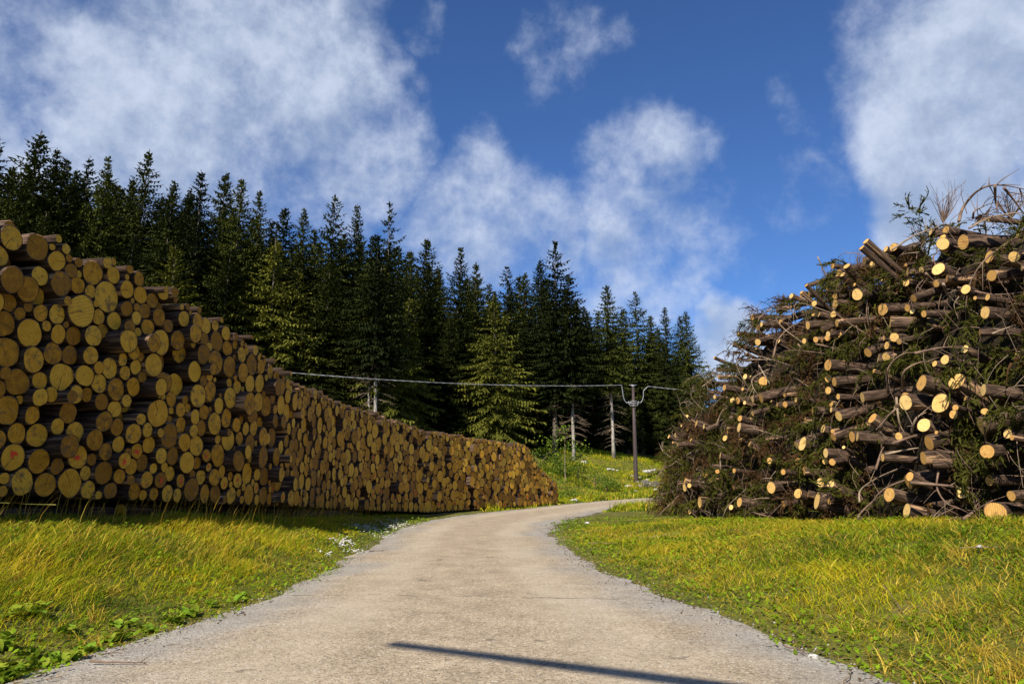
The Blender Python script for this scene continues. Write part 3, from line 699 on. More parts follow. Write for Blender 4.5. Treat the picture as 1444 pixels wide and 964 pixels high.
# ------------------------------------------------------------------ spruces
def spruce_crown(seed, H, R, base, spacing=0.40, n0=6, fine=1.0, sparse=0.0, droop=1.0, skirt=0.55):
    r = np.random.default_rng(seed); Q = []                       # quads as (4,3)
    z = base
    while z < H - 0.25:
        t = (z - base) / (H - base)
        prof = min(1.32 * (1 - t) ** .95, .60 + .27 * (1 - t)) * (skirt + (1 - skirt) * min(1, t * 3.5 + .15)) + 0.015
        n = max(4, int(round(n0 * (0.75 + .5 * r.random()) * (.72 + .28 * (1 - t)))))
        a0 = r.random() * 6.28
        for k in range(n):
            if r.random() < sparse: continue
            a = a0 + k * 6.283 / n + r.normal(0, .22); L = max(.25, R * prof * r.uniform(.62, 1.12))
            up = -0.12 - .30 * (1 - t) * droop + .50 * t ** 2.2 + r.normal(0, .07)
            zz = z + r.uniform(-.18, .18); d = np.array([math.cos(a), math.sin(a)]); sd = np.array([-d[1], d[0]])
            m = max(3, int(L / (0.24 / fine)))
            for i in range(m):
                s = (i + .6) / m; rad = s * L
                zc = zz + L * (up * s - .22 * droop * s * s + .30 * s ** 3)
                c = np.array([d[0] * rad, d[1] * rad, zc])
                wl = (0.09 + .07 * (1 - t) + .34 * L * .5 * (1 - .62 * s) * min(1, s * 3 + .25)) * r.uniform(.7, 1.25)
                for side in (-1, 1):
                    tip = c + np.array([*(sd * side * wl * .85 + d * wl * .55), -wl * (.30 + .35 * r.random()) * droop + r.normal(0, .03)])
                    w = (.07 + .06 * r.random()) * (.6 + .4 * (1 - t)) / fine ** .5
                    wv = np.array([*(d * w), r.normal(0, .03)])
                    Q.append([c - wv, c + wv, tip + wv * .35, tip - wv * .35])
                    if r.random() < .8:                            # hanging branchlets
                        h = c + (tip - c) * r.uniform(.3, .8); dr = np.array([r.normal(0, .05), r.normal(0, .05), -r.uniform(.12, .40) * (0.4 + .6 * (1 - t))])
                        wv2 = np.array([*(sd * w * .8 + d * r.normal(0, .03)), 0])
                        Q.append([h - wv2, h + wv2, h + dr + wv2 * .25, h + dr - wv2 * .25])
                # along the bough
                e = c + np.array([*(d * L / m * 1.25), L / m * (up - .44 * droop * s + .9 * s * s)]); wv = np.array([*(sd * .07), r.normal(0, .02)])
                Q.append([c - wv, c + wv, e + wv * .5, e - wv * .5])
        z += spacing * r.uniform(.75, 1.25) * (0.95 + .1 * (1 - t))
    # leader
    for k in range(7):
        a = r.random() * 6.28; zz = H - .9 + k * .13; l = .30 * (1 - k / 8) + .06
        Q.append([[0, -.03, zz], [0, .03, zz], [math.cos(a) * l, math.sin(a) * l + .02, zz + l * .75], [math.cos(a) * l, math.sin(a) * l - .02, zz + l * .75]])
    Q.append([[-.03, 0, H - .9], [.03, 0, H - .9], [.012, 0, H + .05], [-.012, 0, H + .05]])
    V = np.array(Q, float).reshape(-1, 3); n = len(Q)
    return V, np.arange(4 * n).reshape(n, 4)
def spruce_trunk(seed, H, r0, dead_to=0.0):
    r = random.Random(seed); mb = MB(); n = 9
    P = [(0.06 * math.sin(i * .9 + seed) * (i / n), 0.06 * math.cos(i * 1.1 + seed) * (i / n), -0.5 + (H + .4) * i / (n - 1)) for i in range(n)]
    mb.tube(P, [r0 * (1.35 if i == 0 else 1 - .93 * i / (n - 1)) for i in range(n)], 7)
    return mb
def dead_branches(seed, z0, z1, n, L):
    r = random.Random(seed); mb = MB()
    for i in range(n):
        z = r.uniform(z0, z1); a = r.uniform(0, 6.28); l = L * r.uniform(.4, 1.1); P = []
        for s in np.linspace(0, 1, 4): P.append((math.cos(a) * l * s, math.sin(a) * l * s, z - l * .35 * s * s - .1 * s + r.uniform(-.03, .03)))
        mb.tube(P, [.022, .016, .011, .005], 3, cap=False)
        for j in range(2):
            s = r.uniform(.3, .9); b = a + r.choice((-1, 1)) * r.uniform(.5, 1.0); l2 = l * .4
            p = np.array([math.cos(a) * l * s, math.sin(a) * l * s, z - l * .35 * s * s - .1 * s])
            mb.tube([p, p + np.array([math.cos(b) * l2, math.sin(b) * l2, -.12 * l2])], [.010, .004], 3, cap=False)
    return mb
VAR = {}
def variant(key, H, R, base, mat, trunk, r0, dead=None, nv=4, **kw):
    VAR[key] = []
    for i in range(nv):
        sd = hash(key) % 1000 if False else sum(map(ord, key)) * 7 + i * 31
        rr = random.Random(sd)
        V, q = spruce_crown(sd, H, R * rr.uniform(.88, 1.14), base * rr.uniform(.85, 1.15), **kw)
        cm = make_mesh('crown', V, q, M[mat])
        tm = spruce_trunk(sd, H, r0).mesh('trunk', M[trunk], True)
        dm = dead_branches(sd, dead[0], dead[1], dead[2], dead[3]).mesh('dead_branches', M['twig_grey']) if dead else None
        VAR[key].append((H, tm, cm, dm))
variant('dense', 20, 4.4, 1.0, 'needles', 'trunk', .22, nv=7, spacing=.32, n0=8)
variant('ragged', 20, 4.0, 4.5, 'needles', 'trunk', .22, dead=(1.5, 7, 26, 1.6), nv=4, spacing=.38, n0=7, sparse=.15)
variant('bare', 20, 3.7, 7.6, 'needles', 'pale_trunk', .17, dead=(1.5, 8.5, 60, 1.9), nv=3, spacing=.34, n0=8, sparse=.06)
variant('light', 14, 3.8, 0.8, 'needles_light', 'trunk', .18, nv=3, spacing=.36, n0=7, droop=1.3, skirt=.8)
TREE_N = [0]
def tree(x, y, top, key, label, group, lean=0.0, wid=1.0, rot=None, zb=None):
    zb = tz(x, y) if zb is None else zb; TREE_N[0] += 1; k = TREE_N[0]
    H, tm, cm, dm = VAR[key][k % len(VAR[key])]; s = (top - zb) / H
    e = empty('spruce_tree', (x, y, zb)); sx = max(.55, min(1.35, s ** .6)) * wid * random.uniform(.82, 1.12)
    e.scale = (sx, sx, s); e.rotation_euler = (random.uniform(-.03, .03), lean + random.uniform(-.02, .03), random.uniform(0, 6.28) if rot is None else rot)
    e.rotation_mode = 'XYZ'
    link('trunk', tm, e); link('crown', cm, e)
    if dm: link('dead_branches', dm, e)
    tag(e, label, 'tree', group); return e
GF = 'spruces along the edge of the forest'
def treeline(px): return float(np.interp(px, [-400, 0, 300, 550, 780, 870, 990], [38, 43, 47, 53, 66, 68, 82]))
front = [(-60, 180, 'dense'), (2, 192, 'dense'), (50, 184, 'dense'), (74, 210, 'dense'), (100, 226, 'dense'), (130, 216, 'ragged'), (152, 222, 'dense'), (205, 209, 'dense'), (237, 251, 'dense'), (262, 262, 'dense'),
         (290, 244, 'dense'), (311, 242, 'dense'), (341, 252, 'dense'), (375, 271, 'dense'), (405, 291, 'dense'), (433, 296, 'dense'), (468, 273, 'ragged'),
         (508, 289, 'dense'), (553, 286, 'ragged'), (601, 336, 'dense'), (643, 346, 'dense'), (675, 371, 'dense'), (718, 371, 'ragged'), (757, 362, 'dense'),
         (779, 336, 'ragged'), (805, 385, 'bare'), (859, 402, 'bare'), (899, 411, 'ragged'), (934, 431, 'dense'), (953, 446, 'dense'), (970, 437, 'dense')]
for k, (px, py, key) in enumerate(front):
    Y = treeline(px) + (3.5 if k % 2 else 0) + random.uniform(-1, 1.5)
    if key == 'bare': Y = (61, 63)[px > 830]
    if px == 779: Y = 62.5
    p = at(px, py, Y); yaw = None
    nm = {'bare': 'bare pale lower trunk', 'ragged': 'ragged thin crown', 'dense': 'dense dark crown'}[key]
    tree(p[0], p[1], p[2], key, 'tall spruce with %s, %s treetop on the skyline from the left' % (nm, ordw(k + 1)) if k else 'tall dark spruce beyond the left edge of the view', GF, wid=1.0)
second = [(20, 235), (112, 262), (178, 262), (222, 280), (276, 288), (325, 285), (360, 300), (390, 312), (448, 322), (488, 325), (530, 330), (578, 352), (622, 380), (658, 388), (695, 398), (740, 385), (825, 432), (842, 440), (880, 432), (915, 445)]
for k, (px, py) in enumerate(second):
    p = at(px, py, treeline(px) + random.uniform(4.5, 7.5))
    tree(p[0], p[1], p[2], 'dense', 'shorter dark spruce filling a gap in the treeline, %s such from the left' % ordw(k + 1), GF)
low = [(60, 300), (185, 330), (255, 345), (320, 350), (385, 335), (420, 380), (460, 365), (535, 370), (575, 420), (640, 440)]
for k, (px, py) in enumerate(low):
    p = at(px, py, treeline(px) - random.uniform(2.0, 4.0))
    tree(p[0], p[1], p[2], 'light' if k in (4, 5, 7, 8) else ('dense', 'light')[k % 3 == 2], 'low green spruce in front of the forest edge, %s such from the left' % ordw(k + 1), GF, wid=1.15)
p = at(702, 415, 55); tree(p[0], p[1], p[2], 'light', 'broad yellow-green young spruce at the far end of the log stack', GF, wid=1.3)
p = at(540, 330, 46.5); tree(p[0], p[1], p[2], 'bare', 'bare-trunked spruce rising behind the middle of the log stack', GF, wid=1.2)
p = at(530, 360, 47.5); tree(p[0], p[1], p[2], 'bare', 'second bare-trunked spruce behind the middle of the log stack', GF)
# the forest behind
for row in range(4):
    for i in range(17):
        px = -120 + i * 68 + random.uniform(-20, 20) + row * 17
        if px > 985: continue
        sky_y = np.interp(px, [-100, 50, 205, 300, 400, 550, 650, 780, 900, 985], [200, 200, 225, 255, 300, 305, 360, 365, 425, 455]) + random.uniform(25, 60)
        p = at(px, sky_y, treeline(px) + 8 + row * 5.5 + random.uniform(-1.5, 1.5))
        tree(p[0], p[1], p[2], 'dense', 'dark spruce deep in the forest behind the front trees', 'spruces deep in the forest', wid=1.2)

# ------------------------------------------------------------------ utility pole and cable
def utility_pole(x, y, zb, h, label, scale=1.0):
    e = empty('utility_pole', (x, y, zb))
    mb = MB(); mb.tube([(0, 0, -.6), (0, 0, 0), (0, 0, h * .5), (0, 0, h)], [.175, .17, .135, .095], 14)
    link('shaft', mb.mesh('shaft', M['pole'], True), e)
    mb = MB(); mb.tube([(0, 0, h), (0, 0, h + .10), (0, 0, h + .13)], [.125, .125, .03], 12); mb.tube([(-.28, 0, h + .12), (.28, 0, h + .12)], [.03, .03], 6)
    link('cap', mb.mesh('cap', M['steel'], True), e)
    zc = h - 1.25
    mb = MB()
    for dz in (-.16, .0, .16): mb.tube([(.23 * math.cos(a), .23 * math.sin(a), zc + dz) for a in np.linspace(0, 2 * PI, 15)], .035, 5)
    for sx in (-1, 1): mb.tube([(sx * .2, 0, zc - .2), (sx * .34, 0, zc), (sx * .36, 0, zc + .16)], .05, 6)
    mb.tube([(-.55, -.05, zc + .06), (.55, -.05, zc + .06)], .04, 6)
    link('clamp_ring', mb.mesh('clamp_ring', M['steel'], True), e)
    for sx in (-1, 1):
        mb = MB()
        P = catmull([(sx * .42, 0, zc + .02), (sx * .62, 0, zc + .18), (sx * .74, 0, zc + .55), (sx * .78, 0, zc + .95), (sx * (.84 if sx < 0 else 1.1), 0, h + (.12 if sx < 0 else .02))], 6)
        mb.tube(P, .030, 6); link('cable_loop', mb.mesh('cable_loop', M['steel'], True), e)
    tag(e, label, 'pole'); return e
pb = at(897, 680, 52.0); pt = at(893, 545, 52.0); PH = pt[2] - tz(pb[0], 52.0)
zpb = tz(pb[0], 52.0)
utility_pole(pb[0], 52.0, zpb, PH, 'dark brown utility pole with steel cable clamp beyond the road bend')
lpole = at(150, 500, 33.0); zl_ = tz(lpole[0], 33.0); utility_pole(lpole[0], 33.0, zl_, lpole[2] - zl_, 'utility pole hidden behind the left log stack')
rp_ = at(1330, 575, 62.0); zr_ = tz(rp_[0], 62.0); utility_pole(rp_[0], 62.0, zr_, rp_[2] - zr_, 'utility pole hidden behind the brush heap')
def cable(a, b, sag, label):
    a = np.array(a); b = np.array(b); n = int(np.linalg.norm(b - a) / .13); s = np.linspace(0, 1, n)
    P = a + (b - a) * s[:, None]; P[:, 2] -= sag * 4 * s * (1 - s); L = s * np.linalg.norm(b - a); mb = MB()
    for ph in (0, PI):
        w = L * 2 * PI / 1.1 + ph; Q = P.copy(); Q[:, 2] += .014 * np.cos(w); Q[:, 1] += .014 * np.sin(w); mb.tube(Q, .016, 5)
    tag(link('overhead_cable', mb.mesh('overhead_cable', M['cable'], True)), label, 'cable')
cable((lpole[0], 33.0, lpole[2] + .05), (pb[0] - .8, 52.0, zpb + PH + .12), 0.55, 'twisted grey overhead cable from the log stack to the pole')
cable((pb[0] + 1.1, 52.0, zpb + PH + .02), (rp_[0], 62.0, rp_[2] + .05), 0.25, 'twisted grey overhead cable from the pole to the brush heap')

# ------------------------------------------------------------------ the brush heap on the right
tx_ = HEAP.S
IN = 1.7
def heap_in(u):
    t = HEAP.tan(u, 1.4); return np.stack([t[..., 1], -t[..., 0]], -1)      # right of travel = into the heap
CREST = Poly(np.column_stack([HEAP.P[:, :2] + heap_in(HEAP.S) * IN, np.zeros(len(HEAP.P))]))
sil = [(925, 640), (938, 590), (958, 548), (985, 540), (1010, 518), (1045, 482), (1060, 455), (1085, 440), (1130, 408), (1165, 395), (1200, 375), (1230, 362), (1265, 352), (1290, 345), (1310, 318), (1335, 300), (1370, 292), (1400, 300), (1444, 292)]
SU, SZ = [], []
for q in sil[2:]:
    h = CREST.hit(*q)
    if h: SU.append(np.interp(h[0], CREST.S, HEAP.S)); SZ.append(h[1])
o_ = np.argsort(SU); SU = np.array(SU)[o_]; SZ = np.array(SZ)[o_]
UEND = HEAP.S[-1]
def crest_z(u):
    z = np.interp(u, SU, SZ); z = np.where(u < SU[0], SZ[0] + .1 * (SU[0] - u), z)
    return np.where(u > SU[-1], SZ[-1] - .45 * (u - SU[-1]), z)
def heap_pt(u, v, out=0.0):
    """u along the foot, v 0 at the ground .. 1 at the crest, out = metres proud of the face"""
    u = np.asarray(u, float); v = np.asarray(v, float)
    f = HEAP.pt(np.clip(u, 0, UEND)); n = heap_in(np.clip(u, 0, UEND)); z0 = f[..., 2]; z1 = crest_z(u)
    off = IN * (0.15 * v + .85 * v ** 2.2) - out
    return np.stack([f[..., 0] + n[..., 0] * off, f[..., 1] + n[..., 1] * off, z0 + (z1 - z0) * v], -1)
gu, gv = np.meshgrid(np.linspace(0, UEND, 260), np.linspace(0, 1.0, 110)); gP = heap_pt(gu, gv); gp = project(gP)
def heap_uv(px, py):
    d = (gp[..., 0] - px) ** 2 + (gp[..., 1] - py) ** 2 + np.where(gp[..., 2] < 1, 1e9, 0) + gp[..., 2] * .02
    i = np.unravel_index(np.argmin(d), d.shape); return float(gu[i]), float(gv[i]), float(gp[i][2])
def build_heap():
    # dark matted core
    us = np.linspace(0, UEND, 110); vs = np.linspace(0, 1, 26); V = []
    for u in us:
        n = heap_in(u); c = heap_pt(u, 1.0)
        for v in vs:
            p = heap_pt(u, v, -0.45 - .25 * (vnoise(np.array(u * 1.7), np.array(v * 9.0), 4) - .5) * 2 * 1.0); p[2] -= .55 * v
            V.append(p)
        for k in range(1, 9):                                      # over the top and down the back
            w = k / 8; V.append((c[0] + n[0] * (.5 + 5.2 * w), c[1] + n[1] * (.5 + 5.2 * w), c[2] - .6 + .4 * math.sin(w * 2.2) - (c[2] - .2) * w ** 5))
    k = len(vs) + 8; n = len(us); i = (np.arange(n - 1)[:, None] * k + np.arange(k - 1)).ravel()
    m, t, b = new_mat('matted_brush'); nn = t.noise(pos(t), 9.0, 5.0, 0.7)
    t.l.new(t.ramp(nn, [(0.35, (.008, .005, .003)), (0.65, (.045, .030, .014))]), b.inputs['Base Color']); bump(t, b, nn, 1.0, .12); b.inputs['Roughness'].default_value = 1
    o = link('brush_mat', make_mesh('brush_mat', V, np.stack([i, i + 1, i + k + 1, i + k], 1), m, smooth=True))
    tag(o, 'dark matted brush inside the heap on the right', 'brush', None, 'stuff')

    # sawn logs read off the photograph: zoomed pixel x, y, half height
    raw = []
    z6 = 3.707
    raw += [(1144 + x / z6, 240 + y / z6, r / z6) for x, y, r in [(446, 403, 18), (483, 398, 24), (735, 313, 24), (840, 380, 46), (770, 395, 36), (988, 457, 36), (745, 525, 38), (755, 565, 24),
            (637, 667, 24), (450, 725, 36), (528, 718, 22), (577, 735, 15), (470, 800, 34), (468, 868, 28), (708, 762, 20), (925, 625, 28), (990, 750, 36), (220, 640, 24), (190, 693, 26), (140, 718, 18), (62, 745, 25),
            (175, 755, 20), (360, 650, 34), (320, 600, 16), (273, 800, 22), (397, 848, 20), (420, 570, 28), (70, 815, 24), (132, 838, 18), (165, 865, 18), (75, 885, 16), (490, 895, 20), (250, 538, 22), (205, 490, 17), (155, 548, 13)]]
    z5 = 3.013
    raw += [(900 + x / z5, 440 + y / z5, r / z5) for x, y, r in [(512, 10, 14), (526, 68, 16), (563, 55, 12), (487, 128, 17), (542, 128, 17), (575, 128, 16), (416, 125, 12), (787, 60, 20), (843, 75, 14), (870, 100, 14),
            (785, 10, 16), (797, 115, 14), (562, 300, 25), (600, 370, 25), (632, 393, 14), (672, 390, 15), (890, 220, 28), (885, 295, 25), (835, 388, 18), (446, 373, 16), (515, 370, 16), (477, 275, 14), (412, 320, 15),
            (718, 557, 36), (722, 655, 26), (616, 742, 28), (690, 560, 18), (798, 723, 26), (797, 798, 40), (730, 770, 24), (710, 800, 20), (862, 595, 26), (880, 530, 20), (513, 805, 24), (397, 505, 18), (515, 490, 24),
            (370, 610, 14), (465, 598, 14), (212, 745, 18), (213, 840, 22), (280, 808, 28), (322, 690, 14), (395, 700, 16), (280, 475, 18), (250, 515, 14), (135, 510, 16), (205, 650, 14), (235, 712, 14), (337, 728, 12), (540, 430, 12), (97, 808, 12), (785, 430, 24)]]
    z7 = 3.443
    raw += [(1144 + x / z7, 480 + y / z7, r / z7) for x, y, r in [(178, 115, 28), (140, 180, 20), (178, 198, 26), (308, 60, 25), (388, 78, 25), (657, 110, 17), (700, 97, 26), (595, 205, 44), (770, 207, 50), (903, 243, 33),
            (700, 303, 54), (340, 283, 30), (520, 300, 42), (75, 350, 25), (193, 370, 28), (375, 375, 30), (90, 430, 25), (255, 472, 30), (338, 468, 26), (622, 418, 38), (640, 500, 40), (635, 575, 35), (450, 465, 22),
            (858, 412, 50), (545, 693, 38), (660, 605, 22), (590, 655, 26), (515, 820, 38), (145, 540, 27), (70, 690, 25), (210, 690, 26), (460, 565, 22), (955, 840, 58), (900, 685, 30), (980, 540, 38), (510, 740, 40), (1025, 750, 28), (245, 590, 18), (1020, 460, 26)]]
    # beyond the right edge of the view the heap goes on
    rr = random.Random(5)
    items = []
    for (px, py, h) in raw:
        u, v, dep = heap_uv(px, py); items.append([u, v, max(.035, h / F0 * dep) * .92, px, py])
    for k in range(14): items.append([rr.uniform(0.2, 3.6), rr.uniform(.04, .97), rr.uniform(.06, .19), 2000 + k, rr.uniform(260, 740)])
    for k in range(150):
        u = rr.uniform(4.2, 22.0); v = rr.random() ** .8; q = project(heap_pt(u, v)); items.append([u, v, rr.uniform(.03, .09), float(q[0]), float(q[1])])
    bands = {}
    for it in items:
        b = 0 if it[1] > .9 else 1 if it[1] > .66 else 2 if it[1] > .42 else 3 if it[1] > .16 else 4
        bands.setdefault(b, []).append(it)
    bn = ['along the top of the brush heap', 'high in the brush heap', 'halfway up the brush heap', 'low in the brush heap', 'at the foot of the brush heap']
    for b in sorted(bands):
        for k, (u, v, r, px, py) in enumerate(sorted(bands[b], key=lambda q: q[3])):
            out = rr.uniform(.06, .30) + (rr.uniform(.1, .35) if rr.random() < .25 else 0)
            n = heap_in(np.array(u)); tt = HEAP.tan(np.array(u))
            ax = Vector((n[0], n[1], 0)) + Vector((tt[0], tt[1], 0)) * rr.gauss(.10, .36) + Vector((0, 0, rr.gauss(-0.06, .24)))
            ax.normalize()
            p = Vector(heap_pt(u, v, out)); g_ = tz(p.x, p.y) + r * .9; p.z = max(p.z, g_)
            L = rr.uniform(1.5, 2.4) if r > .1 else rr.uniform(1.0, 1.6)
            if px < 990: L = min(L, 1.3)
            word = 'thick' if r > .16 else 'medium' if r > .09 else 'thin'
            place_log(rr.randrange(12), log_matrix(p, ax, r, L, rr.uniform(0, 6.28)), True, '%s fresh-cut log end %s, %s from the left' % (word, bn[b], ordw(k + 1)), 'trunk', 'cut trunks poking out of the brush heap')
    # long poles slanting out at the skyline
    for k, (a, b_, r) in enumerate([((1221, 340), (1275, 378), .075), ((1215, 349), (1270, 385), .065), ((1194, 375), (1222, 392), .08), ((1188, 387), (1215, 404), .06), ((1137, 402), (1170, 425), .05), ((1130, 412), (1165, 432), .05)]):
        u, v, dep = heap_uv(*b_); u2, v2, dep2 = heap_uv(a[0], a[1]); q = heap_pt(u, v, .2); p0 = Vector(at(a[0], a[1], q[1] - .15)); p1 = Vector(q)
        ax = (p1 - p0).normalized(); place_log(k, log_matrix(p0, ax, r, 2.6, k), True, 'slender cut trunk slanting out against the sky above the brush heap, %s from the right' % ordw(k + 1), 'trunk', 'slender trunks on the heap skyline')
    return items
HITEMS = build_heap()

# branches: a bent stem with side shoots, one object each
def branch_mesh(P, r0, seed, shoots=6, mat='twig', sl=.35):
    r = random.Random(seed); mb = MB(); P = catmull(P, 5); n = len(P)
    mb.tube(P, np.linspace(r0, r0 * .25, n), 6)
    for k in range(shoots):
        i = r.randrange(n // 4, n - 1); p = P[i]; d = P[min(i + 1, n - 1)] - P[i - 1]; d /= np.linalg.norm(d) + 1e-9
        s = np.array([r.gauss(0, 1), r.gauss(0, 1), r.gauss(-.2, 1)]); s -= d * (s @ d); s /= np.linalg.norm(s); L = sl * r.uniform(.4, 1.3)
        Q = [p, p + (d * .6 + s * .6) * L * .5, p + (d * .9 + s * .9) * L + np.array([0, 0, -.15 * L])]
        mb.tube(catmull(Q, 3), np.linspace(r0 * .45, r0 * .12, 7), 4, cap=False)
    return mb.mesh('branch', M[mat], True)
def build_branches():
    arcs = [[(1352, 312), (1358, 293), (1375, 272), (1395, 262), (1420, 262), (1450, 268)], [(1366, 322), (1392, 309), (1425, 301), (1460, 300)], [(1372, 318), (1400, 306), (1450, 312)],
            [(1372, 308), (1374, 298), (1385, 292), (1392, 288)], [(1258, 352), (1290, 332), (1330, 318), (1352, 314)], [(1416, 265), (1428, 280), (1444, 302)], [(1403, 262), (1404, 285), (1408, 300)],
            [(1153, 362), (1164, 388), (1178, 415)], [(1252, 555), (1252, 520), (1280, 497), (1330, 508)], [(1272, 548), (1276, 522), (1308, 510), (1332, 530)], [(1264, 560), (1268, 595), (1280, 622)],
            [(1235, 662), (1246, 630), (1268, 603)], [(1213, 745), (1212, 725), (1240, 700), (1282, 687)], [(1212, 708), (1214, 690), (1240, 672), (1280, 655)], [(1324, 660), (1322, 690), (1345, 715), (1400, 722)],
            [(1284, 680), (1340, 685), (1400, 692)], [(1248, 640), (1290, 632), (1322, 630)], [(1258, 625), (1300, 612), (1320, 618)], [(1388, 595), (1392, 630), (1416, 672)],
            [(1338, 665), (1336, 640), (1342, 637)], [(1358, 740), (1378, 718), (1400, 705)], [(1240, 605), (1260, 580), (1300, 575)], [(1286, 610), (1292, 590), (1308, 580)],
            [(1090, 505), (1098, 478), (1120, 458), (1148, 452)], [(1010, 600), (1020, 578), (1045, 568)], [(1016, 668), (1018, 628), (1040, 592)], [(944, 720), (955, 700), (978, 694)],
            [(948, 660), (962, 622), (985, 600)], [(950, 670), (952, 640), (965, 612)], [(930, 672), (945, 640), (975, 598)], [(1044, 600), (1042, 630), (1050, 650)], [(990, 545), (1010, 530), (1030, 512)],
            [(1075, 445), (1090, 430), (1100, 425)], [(1150, 485), (1175, 490), (1200, 495)], [(1070, 515), (1085, 540), (1095, 555)], [(1125, 485), (1135, 495), (1150, 500)], [(1322, 380), (1316, 362), (1330, 350)],
            [(1330, 400), (1340, 420), (1370, 440)], [(1305, 385), (1320, 400), (1330, 410)], [(1350, 405), (1400, 415), (1444, 412)], [(1225, 420), (1215, 440), (1205, 460)], [(1228, 470), (1222, 440), (1228, 405)],
            [(1290, 498), (1330, 490), (1370, 492)], [(1400, 470), (1425, 462), (1444, 470)], [(1160, 700), (1185, 690), (1215, 705)], [(1060, 722), (1085, 728), (1110, 735)], [(1300, 745), (1330, 735), (1350, 728)]]
    for k, a in enumerate(arcs):
        u, v, dep = heap_uv(*a[len(a) // 2]); base = heap_pt(u, v, .45); P = []
        for j, (x, y) in enumerate(a): P.append(np.array(at(x, y, base[1] + .22 * math.sin(j * 1.7 + k))))
        for j in range(len(P)):
            g_ = tz(P[j][0], P[j][1]) + .02; P[j][2] = max(P[j][2], g_)
        o = link('branch', branch_mesh(P, random.Random(k).uniform(.016, .030), k, 7 if k < 8 else 4, ('twig', 'twig_grey')[k % 3 == 1]))
        tag(o, None, 'branch', 'bent branches sticking out of the brush heap'); o['_x'] = min(x for x, y in a); o['_y'] = a[0][1]
    rr = random.Random(77)
    for k in range(48):
        u = rr.uniform(0.3, UEND - 3); v = rr.uniform(.05, 1.0); p = heap_pt(u, v, .15); tt = HEAP.tan(np.array(u)); n = heap_in(np.array(u))
        L = rr.uniform(.6, 1.6); a = rr.uniform(0, 6.28); d = np.array([tt[0] * math.cos(a), tt[1] * math.cos(a), math.sin(a)]); o_ = -np.array([n[0], n[1], 0])
        P = [p - d * .15 - o_ * .25, p + d * L * .3 + o_ * .30, p + d * L * .65 + o_ * .40 + np.array([0, 0, -.12 * L]), p + d * L + o_ * rr.uniform(.1, .35) + np.array([0, 0, -.4 * L])]
        for q in P: q[2] = max(q[2], tz(q[0], q[1]) + .02)
        o = link('branch', branch_mesh(P, rr.uniform(.010, .020), 300 + k, 6, ('twig', 'twig_grey')[k % 2]))
        c = project(np.array([P[1]]))[0]; tag(o, None, 'branch', 'bent branches sticking out of the brush heap'); o['_x'] = float(c[0]); o['_y'] = float(c[1])
    bs = sorted([o for o in col.objects if o.name.split('.')[0] == 'branch'], key=lambda o: o['_x'])
    cnt = {}
    for o in bs:
        y = o['_y']; b = 'against the sky atop the heap' if y < 335 else 'high on the brush heap' if y < 470 else 'halfway up the brush heap' if y < 600 else 'low on the brush heap'
        cnt[b] = cnt.get(b, 0) + 1; o['label'] = 'bare bent branch %s, %s from the left' % (b, ordw(cnt[b])); del o['_x']; del o['_y']
build_branches()

def bough_template(seed):
    """a cut spruce bough: short stem hung with many drooping needled strands"""
    r = np.random.default_rng(seed); Q = []
    for k in range(26):
        s = r.random(); c = np.array([s, r.normal(0, .10), -.30 * s * s]); d = np.array([r.uniform(.2, 1.0), r.normal(0, .7), r.normal(-.35, .5)]); d /= np.linalg.norm(d); L = r.uniform(.18, .5); m = 4
        for j in range(m):
            e = c + d * L / m; w = np.cross(d, r.normal(0, 1, 3)); w *= .017 * (1.1 - .18 * j) / (np.linalg.norm(w) + 1e-9)
            Q.append([c - w, c + w, e + w * .8, e - w * .8])
            for q in range(2):
                o = r.normal(0, 1, 3); o -= d * (o @ d); o /= np.linalg.norm(o) + 1e-9; b = c + d * L / m * r.random(); t = b + (o * .75 + d * .7) * r.uniform(.05, .13); w2 = np.cross(o, d) * .010
                Q.append([b - w2, b + w2, t + w2 * .6, t - w2 * .6])
            c = e; d = d + np.array([0, 0, -.28]) + r.normal(0, .12, 3); d /= np.linalg.norm(d)
    V = np.array(Q, float).reshape(-1, 3); return V, np.arange(len(V)).reshape(-1, 4)
